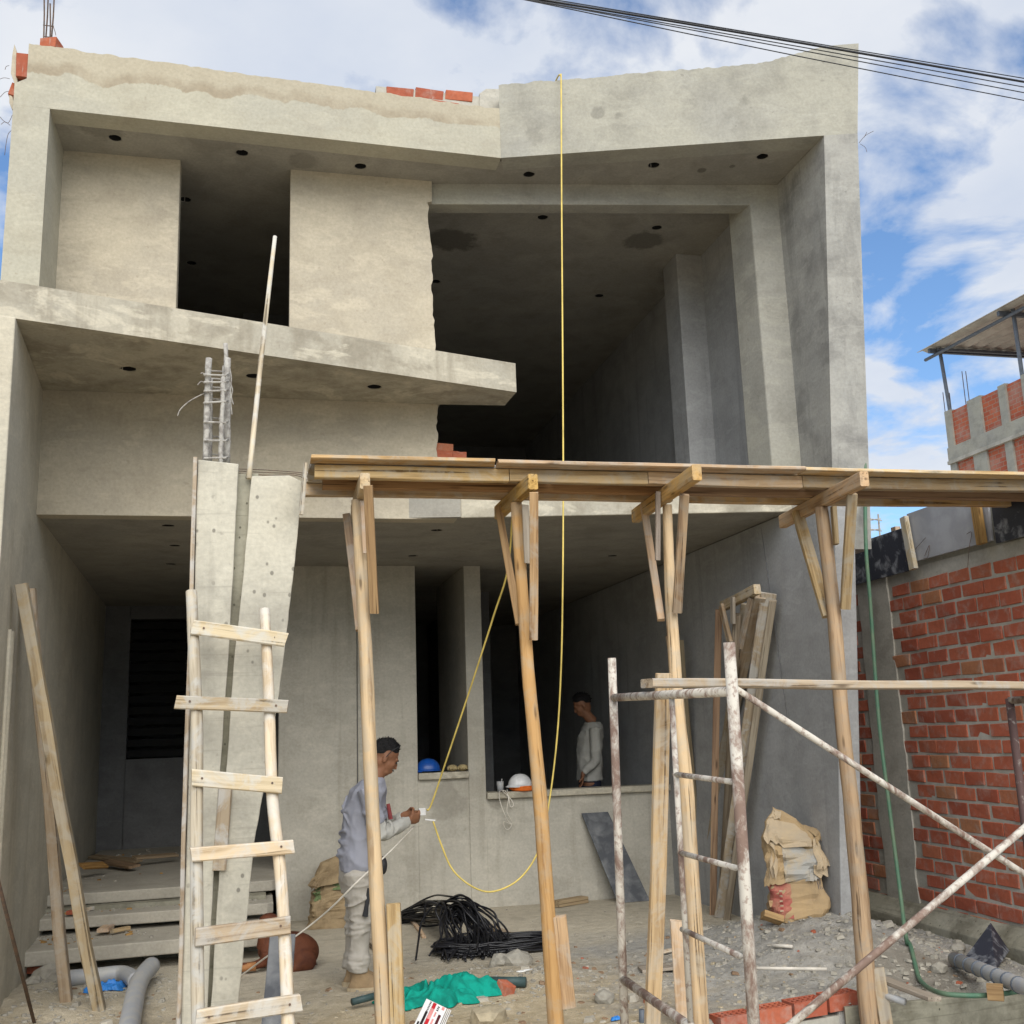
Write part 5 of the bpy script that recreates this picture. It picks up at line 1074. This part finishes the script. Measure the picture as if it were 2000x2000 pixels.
for i, (a, b_, z, w_, mt, lb) in enumerate((((200, 1818), (212, 1810), .24, .09, 'wood', 'small square wood block on the lowest entrance step'), ((218, 1818), (252, 1811), .235, .04, 'wood', 'thin offcut beside the wood block on the lowest entrance step'), ((132, 1782), (152, 1781), .36, .08, 'brick', 'reddish chip on the middle entrance step'), ((127, 1767), (140, 1765), .37, .05, 'white', 'white scrap under the landing edge at left'), ((170, 1776), (210, 1766), .35, .03, 'wood_pale', 'pale splinter on the middle entrance step'))):
    tag(board('scrap', px(*a, Z=z), px(*b_, Z=z), w_, .03, MT[mt], side=(.2, 1, 0), seg=2), lb, 'scrap', GS)
# ================================================================ CABLE COIL
random.seed(21)
cc = thing('cable_coil', (1.75, 9.0, 0), 'tangled heap of black electric cable lying on the porch floor', 'cable')
def strands(nm, ctrl, n, spread, r=.0085):
    mb = MB()
    for _ in range(n):
        o_ = [V((random.gauss(0, 1), random.gauss(0, 1), random.gauss(0, 1)))] ; pts = []
        for k_, (p, s) in enumerate(zip(ctrl, spread)):
            j_ = V((random.gauss(0, 1) * s[0], random.gauss(0, 1) * s[1], random.gauss(0, 1) * s[2])); w_ = V(p) + V((o_[0].x * s[0], o_[0].y * s[1], o_[0].z * s[2])) * .95 + j_ * .16
            w_.z = max(w_.z, r + .002); pts.append(w_)
        mb.tube(spline(pts, 5), r, 5)
    return mb.build(nm, MT['cableb'], cc, smooth=True)
fl0 = lambda x, y, z=.01: px(x, y, Z=z)
hump = px(885, 1765, Y=9.2)
# back strand bundle: from the left end up over the hump
strands('back_bundle', [fl0(778, 1792, .03), fl0(805, 1785, .07), fl0(838, 1782, .11), V((hump.x - .06, 9.35, .20)), V((hump.x + .05, 9.2, .22))], 30, [(.06, .10, .01), (.08, .12, .04), (.08, .12, .06), (.05, .09, .06), (.05, .06, .05)])
strands('front_fall', [V((hump.x - .05, 9.35, .22)), V((hump.x + .02, 9.15, .28)), V((hump.x + .06, 8.98, .22)), V((hump.x + .10, 8.84, .10)), fl0(925, 1866, .03)], 54, [(.05, .06, .04), (.08, .06, .04), (.14, .06, .05), (.17, .06, .04), (.18, .05, .015)])
ring = []
for i in range(12):
    a = 2 * math.pi * i / 12; ring.append(V((1.86 + .50 * math.cos(a), 8.72 + .22 * math.sin(a), .05)))
mb = MB()
for k_ in range(30):
    s1 = random.uniform(.80, 1.06); dz = random.uniform(0, .08); pts = []
    for i in range(13):
        a = 2 * math.pi * i / 12 + k_ * .13; pts.append(V((1.86 + .50 * s1 * math.cos(a) + random.gauss(0, .012), 8.72 + .20 * s1 * math.sin(a) + random.gauss(0, .012), max(.012, .012 + dz + random.gauss(0, .012)))))
    mb.tube(spline(pts, 4), .0085, 5)
mb.build('flat_coil', MT['cableb'], cc, smooth=True)
LO = [[fl0(a, b_, .012) for a, b_ in pts] for pts in ([(782, 1803), (820, 1798), (862, 1803), (835, 1809), (815, 1806)], [(838, 1783), (855, 1795), (875, 1798)], [(930, 1785), (943, 1795), (942, 1808)])]
LO += [[V((hump.x - .22, 9.35, .14)), V((hump.x - .19, 9.33, .31)), V((hump.x - .02, 9.2, .25)), V((hump.x + .05, 9.1, .2))], [V((hump.x - .02, 9.1, .24)), V((hump.x + .02, 9.05, .27)), V((hump.x + .03, 8.95, .2)), V((hump.x - .1, 8.8, .02))]]
for pts in LO: MB().tube(spline(pts, 6), .0085, 6).build('loose_loop', MT['cableb'], cc, smooth=True)
# ================================================================ GREEN NETTING
def heap(nm, lab, cat, mat, cx, cy, rx, ry, h_, seed, nn=70, group=None, ang=0, thick=.004):
    vs = []; fs = []
    for i in range(nn + 1):
        for j in range(nn + 1):
            u_ = (i / nn - .5) * 2; v_ = (j / nn - .5) * 2; a = math.atan2(v_, u_); lim = .70 + .36 * nz((math.cos(a) * 1.7, math.sin(a) * 1.7, seed), 1, seed) + .16 * nz((math.cos(a) * 5, math.sin(a) * 5, seed), 1, seed + 6)
            mx_ = max(abs(u_), abs(v_)); rr = mx_ * lim; X_ = rr * math.cos(a); Y_ = rr * math.sin(a)
            f = max(0, 1 - mx_ ** 2.2)
            wx = X_ + .25 * nz((X_ * 2, Y_ * 2, seed), 1, seed + 4); wy = Y_ + .25 * nz((X_ * 2, Y_ * 2, 7), 1, seed + 4)
            r1 = max(0, 1 - 2.6 * abs(nz((wx * 2.2 + wy * 1.2, wy * 1.2 - wx * .4, seed), 1, seed + 1))); r2 = max(0, 1 - 2.4 * abs(nz((wx * 4.6 - wy * 2, wy * 3.2, seed), 1, seed + 2))); r3 = max(0, 1 - 2.2 * abs(nz((wx * 10, wy * 8, seed), 1, seed + 3)))
            z = h_ * f ** .75 * (.12 + .45 * nz((X_ * 1.5, Y_ * 1.5, seed), 1, seed) + .62 * r1 ** 1.2 + .34 * r2 ** 1.2 + .06 * r3)
            x = cx + rx * (X_ * math.cos(ang) - Y_ * math.sin(ang)); y = cy + ry * (X_ * math.sin(ang) + Y_ * math.cos(ang))
            vs.append((x, y, gh(x, y) + max(z, .004)))
    fs = [(i * (nn + 1) + j, (i + 1) * (nn + 1) + j, (i + 1) * (nn + 1) + j + 1, i * (nn + 1) + j + 1) for i in range(nn) for j in range(nn)]
    o = MB().add(vs, fs).build(nm, MT[mat], smooth=True); sm = o.modifiers.new('s', 'SMOOTH'); sm.factor = .5; sm.iterations = 3 if nn > 50 else 1; m = o.modifiers.new('t', 'SOLIDIFY'); m.thickness = thick; m.offset = 1; return tag(o, lab, cat, group)
tp = px(865, 1935, Z=.05)
heap('netting', 'crumpled bright green netting lying on the sand next to the white printed box', 'netting', 'tarp', tp.x, tp.y, .54, .36, .14, 5, nn=110)
bp_ = px(208, 1925, Z=.05); heap('plastic_bag', 'scrap of bright blue plastic between the leaning timbers and the drain pipe', 'plastic', 'blue', bp_.x, bp_.y, .17, .13, .07, 9, nn=30)
bp_ = px(1203, 1990, Z=.02); heap('plastic_bag', 'tiny blue plastic scrap at the foot of the left scaffold leg', 'plastic', 'blue', bp_.x, bp_.y, .04, .04, .03, 11, nn=14)
# ================================================================ PRINTED BOX
bx0 = px(833, 1950, Z=.12); bx = thing('printed_box', (px(845, 1985, Z=.05).x, px(845, 1985, Z=.05).y, 0), 'small white cardboard box with red and black print at the bottom edge', 'box')
def pq(x, y): return px(x, y, Y=6.55)
A = px(833, 1950, Y=6.60); Bv = px(873, 1969, Y=6.56); Cv = px(811, 1996, Y=6.42)
ex = (Bv - A); ey = (Cv - A); ez = ex.cross(ey).normalized()
if ez.y > 0: ez = -ez
ey = ey * 1.55
bk = -ez * .05
MB().prism([A, A + ex, A + ex + ey, A + ey], bk).build('carton', MT['print_w'], bx, bevel=.002)
def band_(nm, u0, u1, v0, v1, mat, off=.0012):
    P_ = lambda u_, v_: A + ex * u_ + ey * v_ + ez * off
    MB().prism([P_(u0, v0), P_(u1, v0), P_(u1, v1), P_(u0, v1)], ez * .0006).build(nm, MT[mat], bx)
band_('print_band', .20, .31, .30, 1.0, 'print_k'); band_('print_band', .36, .37, .02, .9, 'print_m'); band_('print_band', .375, .52, .02, .17, 'print_r'); band_('print_band', .375, .52, .17, .45, 'print_p'); band_('print_band', .375, .52, .45, .95, 'print_r')
band_('print_band', .80, .92, .02, .10, 'print_p'); band_('print_band', .78, .90, .24, .9, 'print_m'); band_('print_band', .60, .67, .22, .34, 'print_p'); band_('print_band', .60, .68, .40, .75, 'print_p')
for i in range(7): band_('letter', .215 + .0 * i, .29, .03 + i * .040, .052 + i * .040, 'print_k'); 
for i in range(3): band_('letter', .61, .70, .06 + i * .045, .085 + i * .045, 'print_k')
band_('letter', .08, .16, .60, .72, 'print_k')
for i in range(3): MB().prism([A + ex * (1.04 + i * .07), A + ex * (1.07 + i * .07) , A + ex * (1.07 + i * .07) + ey, A + ex * (1.04 + i * .07) + ey], bk * .8).build('carton_flap', MT['print_w'], bx)
# ================================================================ THINGS ON THE SILLS
def helmet(nm, c, r, mat, lab, face):
    t = thing(nm, c, lab, 'helmet', 'safety helmets on the sills'); vs = []; fs = []; nu, nv = 28, 12; c = V(c)
    for i in range(nv + 1):
        th = math.pi / 2 * i / nv
        for j in range(nu):
            a = 2 * math.pi * j / nu; k_ = 1 + .025 * (math.cos(6 * a) > .6) * (i > 2)
            vs.append(c + V((r * 1.05 * math.sin(th) * math.cos(a) * k_, r * .9 * math.sin(th) * math.sin(a) * k_, r * 1.02 * math.cos(th) * k_ + .02)))
    for i in range(nv):
        for j in range(nu):
            a = i * nu + j; b_ = i * nu + (j + 1) % nu; fs.append((a, a + nu, b_ + nu, b_))
    o = MB().add(vs, fs).build('shell', MT[mat], t, smooth=True); m = o.modifiers.new('t', 'SOLIDIFY'); m.thickness = .006
    br = MB(); br.tube([c + V((r * 1.10 * math.cos(a), r * .95 * math.sin(a), .02)) for a in [2 * math.pi * i / 28 for i in range(29)]], (.006), 6); br.build('rim', MT[mat], t, smooth=True)
    pk = MB(); pts = []
    for i in range(13):
        a = face + math.radians(-55 + 110 * i / 12); pts.append(c + V((r * 1.05 * math.cos(a), r * .9 * math.sin(a), .022)))
    for i in range(12, -1, -1):
        a = face + math.radians(-55 + 110 * i / 12); e = 1.35 - .12 * abs(i - 6) / 6; pts.append(c + V((r * e * math.cos(a), r * e * math.sin(a), .010)))
    pk.prism(pts, (0, 0, .006)); pk.build('peak', MT[mat], t); return t
p = px(836, 1497, Y=10.95); helmet('safety_helmet', (p.x, 10.95, 1.30), .115, 'helmb', 'blue safety helmet on the higher, narrow window sill', math.radians(180))
p = px(1016, 1540, Y=10.93); t = helmet('safety_helmet', (p.x, 10.93, 1.115), .115, 'helmw', 'white safety helmet with an orange cloth brim on the long low sill', math.radians(200))
ob = MB(); ob.loft([(V((p.x + .02, 10.93, 1.135)), X1 * .135, Y1 * .115), (V((p.x + .03, 10.92, 1.11)), X1 * .145, Y1 * .125), (V((p.x + .03, 10.90, 1.088)), X1 * .115, Y1 * .11)], 20); ob.build('cloth_brim', MT['orange'], t, smooth=True)
gl = thing('work_gloves', (px(893, 1503, Y=10.95).x, 10.95, 1.3), 'pair of dirty work gloves on the narrow window sill', 'gloves')
for i, x in enumerate((883, 903)):
    g = px(x, 1500, Y=10.95); m_ = MB(); m_.ell(V((g.x, 10.93, 1.335)), .055, .045, .034)
    for k_ in range(4): m_.tube([V((g.x - .03 + .02 * k_, 10.93, 1.335)), V((g.x - .05 + .025 * k_, 10.90, 1.345)), V((g.x - .055 + .03 * k_, 10.87, 1.32))], [.011, .011, .009], 7)
    remesh(m_.build('glove', MT['glove'], gl), .006, 2)
cu = px(977, 1538, Y=10.93); cpo = thing('cup', (cu.x, 10.93, 1.085), 'small grey cup on the long low sill left of the white helmet', 'cup')
MB().loft([(V((cu.x, 10.93, 1.086)), X1 * .03, Y1 * .03), (V((cu.x, 10.93, 1.185)), X1 * .036, Y1 * .036), (V((cu.x, 10.93, 1.185)), X1 * .032, Y1 * .032), (V((cu.x, 10.93, 1.10)), X1 * .027, Y1 * .027)], 18).build('cup_body', MT['pvc'], cpo, smooth=True)
MB().tube([V((cu.x, 10.93, 1.1)), V((cu.x + .02, 10.93, 1.21))], .004, 6).build('spoon', MT['white'], cpo)
tag(MB().tube(spline([V((px(985, 1540, Y=10.9).x, 10.95, 1.10)), px(975, 1548, Y=10.80), px(978, 1570, Y=10.79), px(990, 1600, Y=10.79), px(999, 1610, Y=10.79), px(984, 1605, Y=10.785), px(986, 1617, Y=10.79), px(993, 1620, Y=10.79), px(1000, 1607, Y=10.79), px(990, 1585, Y=10.79), px(993, 1560, Y=10.79), px(988, 1546, Y=10.80), px(982, 1545, Y=10.80), px(997, 1560, Y=10.79), px(1003, 1572, Y=10.79), px(997, 1576, Y=10.79), px(994, 1560, Y=10.79), px(990, 1541, Y=10.9)], 5), .0045, 6).build('hanging_cord', MT['cablew'], smooth=True), 'looped white cord hanging from the long low sill', 'cord')
# ================================================================ BOTTOM RIGHT: HOLLOW BRICKS AND CONCRETE BOARD
random.seed(5)
def hollow(loc, yaw, lab):
    t = thing('hollow_brick', loc, lab, 'brick', 'hollow bricks laid in a row'); Rz = Matrix.Rotation(yaw, 3, 'Z'); Ln, Wd, Hh = .235, .12, .09; mb = MB()
    def bxx(x0, x1, y0, y1, z0, z1):
        c = [V(loc) + Rz @ V(p) for p in ((x0, y0, z0), (x1, y0, z0), (x1, y1, z0), (x0, y1, z0), (x0, y0, z1), (x1, y0, z1), (x1, y1, z1), (x0, y1, z1))]; mb.hexa(c[:4], c[4:])
    w_ = .011
    bxx(-Ln / 2, Ln / 2, -Wd / 2, -Wd / 2 + w_, 0, Hh); bxx(-Ln / 2, Ln / 2, Wd / 2 - w_, Wd / 2, 0, Hh); bxx(-Ln / 2, -Ln / 2 + w_, -Wd / 2 + w_, Wd / 2 - w_, 0, Hh - .001); bxx(Ln / 2 - w_, Ln / 2, -Wd / 2 + w_, Wd / 2 - w_, 0, Hh - .001)
    for i in range(1, 6): x = -Ln / 2 + i * Ln / 6; bxx(x - .003, x + .003, -Wd / 2 + w_, Wd / 2 - w_, 0, Hh - .002)
    for j in range(1, 3): y = -Wd / 2 + j * Wd / 3; bxx(-Ln / 2 + w_, Ln / 2 - w_, y - .003, y + .003, 0, Hh - .003)
    bxx(-Ln / 2 + w_, Ln / 2 - w_, -Wd / 2 + w_, Wd / 2 - w_, 0, .02)
    mb.build('brick_body', MT['brick'], t); return t
h0 = px(1400, 1994, Y=6.16); h1 = px(1700, 1952, Y=6.36); hd = (h1 - h0); hd.z = 0; n_h = 4; yw = math.atan2(hd.y, hd.x)
hz = px(1500, 1973, Y=6.22).z - .085
hl = ['hollow red brick at the left end of the row below the scaffold', 'second hollow red brick of the row from the left', 'third hollow red brick of the row from the left', 'hollow red brick at the right end of the row, touching the cracked prop']
for i in range(4):
    c = V((h0.x, h0.y, 0)) + hd.normalized() * (.12 + i * .255); hollow((c.x, c.y + .03, hz + i * .008), yw, hl[i])
hollow((h0.x - .02, h0.y - .13, hz - .05), yw - 1.0, 'hollow red brick lying askew in front of the row, beside the scaffold leg')
rowb = MB(); cmid = V((h0.x, h0.y, 0)) + hd.normalized() * .5
c_ = [V((cmid.x, cmid.y + .03, 0)) + Matrix.Rotation(yw, 3, 'Z') @ V(p) for p in ((-.52, -.05, -.4), (.58, -.05, -.4), (.58, .075, -.4), (-.52, .075, -.4))]
rowb.hexa(c_, [V((p.x, p.y, hz - .001)) for p in c_]); tag(rowb.build('footing', MT['mortar']), 'mortar footing under the row of hollow bricks', 'footing')
f0 = px(1650, 1968, Y=6.24); f1 = px(2060, 1930, Y=6.42)
dirf = (f1 - f0)
tag(MB().prism([f0, f1, V((f1.x, f1.y, -.4)), V((f0.x, f0.y, -.4))], (.01, .035, 0)).build('concrete_board', MT['conc_dark'], bevel=.004), 'stained concrete edge board across the bottom right corner', 'board')
# ================================================================ STONES, CHIPS, RUBBLE
def rock(c, r, mat, lab, seed, grp, cat='stone', flat=.75):
    bm = bmesh.new(); bmesh.ops.create_icosphere(bm, subdivisions=2, radius=1)
    for v in bm.verts:
        k_ = 1 + .35 * nz(v.co * 1.3, 1, seed) + .12 * nz(v.co * 4, 1, seed + 1); v.co = V((v.co.x * r * 1.15, v.co.y * r, v.co.z * r * flat)) * k_
    me = bpy.data.meshes.new('stone'); bm.to_mesh(me); bm.free(); me.materials.append(MT[mat]); o = bpy.data.objects.new('stone', me); COL.objects.link(o); o.location = (c.x, c.y, gh(c.x, c.y) + r * flat * .45); return tag(o, lab, cat, grp)
GR = 'stones lying on the ground'
for i, (x, y, r_, mt, lb) in enumerate(((978, 1884, .075, 'stone', 'rounded grey stone in front of the cable coil, the left of a pair'), (1012, 1884, .10, 'stone', 'larger grey lump in front of the cable coil, the right of a pair'), (896, 1938, .055, 'stonet', 'sandy stone lying on the edge of the green netting'), (858, 1948, .045, 'stone', 'small grey stone above the white printed box'), (95, 1912, .11, 'stone', 'big broken concrete lump beside the left wall below the steps'), (66, 1922, .06, 'stone', 'sharp grey stone left of the big concrete lump'), (1835, 1900, .05, 'stone', 'flat grey stone on the rubble right of the green hose'), (1873, 1862, .05, 'stone', 'flat grey stone by the end of the corrugated conduit'), (1180, 1950, .06, 'stone', 'flat grey stone left of the scaffold leg'), (955, 1985, .10, 'stonet', 'buried sandy lump right of the white printed box'))):
    rock(px(x, y, Z=.03), r_, mt, lb, 200 + i, GR)
p = px(988, 1929, Z=.05); tag(put(BR[3], (p.x, p.y, gh(p.x, p.y) + .03), (.3, .2, .5), None, 'brick_chip', (.7, .42, .7)), 'broken red brick piece right of the green netting', 'brick')
p = px(1270, 1935, Z=.05); tag(put(BRO[1], (p.x, p.y, gh(p.x, p.y) + .03), (.2, .1, -.5), None, 'brick_chip', (.5, .75, .5)), 'broken pinkish brick piece at the foot of the standing timber', 'brick')
p = px(60, 1893, Z=.05); tag(put(BRO[2], (p.x, p.y, gh(p.x, p.y) + .05), (.0, .1, 1.2), None, 'brick_chip', (1, 1.1, .6)), 'flat red brick piece lying under the lowest step at left', 'brick')
tag(MB().tube([px(954, 1917, Z=.06), px(1027, 1918, Z=.06)], .032, 12).build('green_pipe', MT['pvcg'], smooth=True), 'dark green plastic pipe behind the broken red brick', 'pipe')
tag(MB().tube([px(688, 1957, Z=.05), px(736, 1944, Z=.06)], .022, 12).build('green_pipe', MT['pvcg'], smooth=True), 'dark green plastic pipe end at the foot of the prop in front of the man', 'pipe')
sp_ = MB(); sp_.ell(px(1018, 1897, Z=.10), .035, .022, .006); sp_.tube([px(1022, 1896, Z=.105), px(1040, 1893, Z=.105)], .006, 6); tag(sp_.build('plastic_spoon', MT['white'], smooth=True), 'white plastic spoon lying on the grey sand pile', 'spoon')
tag(MB().tube([px(1254, 2010, Z=-.02), px(1254, 1972, Y=px(1254, 2010, Z=-.02).y)], .018, 10).build('conduit_stub', MT['steel'], smooth=True), 'short grey conduit stub sticking up by the standing timber', 'pipe')
random.seed(11)
def chips(nm, n, region, rmin, rmax, mat, lab, zf=None):
    mb = MB()
    for _ in range(n):
        x, y = region(); r_ = rmin + (rmax - rmin) * random.random() ** 2.5; z = (zf or gh)(x, y); k_ = random.randint(4, 6); a0 = random.random() * 6.28; h_ = r_ * random.uniform(.25, .7)
        tx, ty = random.uniform(-.5, .5), random.uniform(-.5, .5); P_ = []
        for i in range(k_):
            a = a0 + 6.283 * i / k_; rr = r_ * random.uniform(.6, 1.15); P_.append(V((x + rr * math.cos(a), y + rr * math.sin(a), z - r_ * .1 + tx * rr * math.cos(a) * .5)))
        T_ = [V((p.x * .75 + x * .25, p.y * .75 + y * .25, p.z + h_)) for p in P_]
        mb.add(P_ + T_, [tuple(range(k_))[::-1], tuple(range(k_, 2 * k_))] + [(i, (i + 1) % k_, (i + 1) % k_ + k_, i + k_) for i in range(k_)])
    return tag(mb.build(nm, MT[mat]), lab, kind='stuff')
def mound():
    while True:
        x = random.uniform(2.6, 5.1); y = random.uniform(5.9, 9.0)
        if random.random() < sst(2.4, 4, x) * (1 - .7 * sst(7.9, 8.9, y)): return x, y
chips('rubble', 2200, mound, .006, .035, 'stone', 'grey mortar crumbs and chips over the mound')
chips('gravel', 700, lambda: (random.gauss(1.75, .55), random.gauss(7.6, .45)), .004, .028, 'stone', 'grey gravel around the sand pile')
chips('sand_chips', 900, lambda: (random.uniform(-1.2, 3.2), random.uniform(5.9, 7.5)), .004, .022, 'stonet', 'sandy crumbs over the foreground')
chips('left_rubble', 600, lambda: (random.uniform(-1.5, -.55), random.uniform(6.8, 8.9)), .005, .035, 'stone', 'grey crumbs below the entrance steps')
chips('porch_dust', 160, lambda: (random.uniform(-.4, 4.0), random.uniform(8.3, 10.7)), .003, .014, 'stone', 'scattered crumbs on the porch floor')
chips('splinters', 160, lambda: (random.uniform(-1.3, 4.8), random.uniform(6.0, 8.8)), .012, .035, 'wood_brown', 'wood splinters scattered over the ground')
chips('brick_crumbs', 35, lambda: (random.uniform(2.0, 4.8), random.uniform(6.0, 8.2)), .008, .03, 'brick_or', 'red brick crumbs scattered on the right')
def stepz(x, y): return .46 if y > 10.25 else .33 if y > 9.85 else .20
def stepxy():
    while True:
        x = random.uniform(-1.7, .05); y = random.choice((random.uniform(9.25, 9.66), random.uniform(9.9, 10.08), random.uniform(10.3, 13.8)))
        if random.random() < .35 + .65 * (x < -1.2): return x, y
chips('step_debris', 420, stepxy, .004, .03, 'stone', 'mortar crumbs lying on the entrance steps', stepz)
chips('step_splinters', 60, stepxy, .012, .04, 'wood_brown', 'wood splinters lying on the entrance steps', stepz)
def slabs(): 
    return mound() if random.random() < .6 else (random.uniform(-1.3, 3), random.uniform(6.0, 7.9))
chips('mortar_slabs', 130, slabs, .02, .06, 'conc_step', 'broken flakes of mortar lying over the site')
chips('dust_chips', 1000, lambda: (random.uniform(-1.4, 4.9), random.uniform(6.0, 9.2)), .003, .012, 'stone', 'fine grey grit spread over the whole site')
chips('paper_scraps', 26, lambda: (random.uniform(-1.3, 4.6), random.uniform(6.2, 8.6)), .01, .03, 'paper_in', 'torn paper scraps lying over the site')
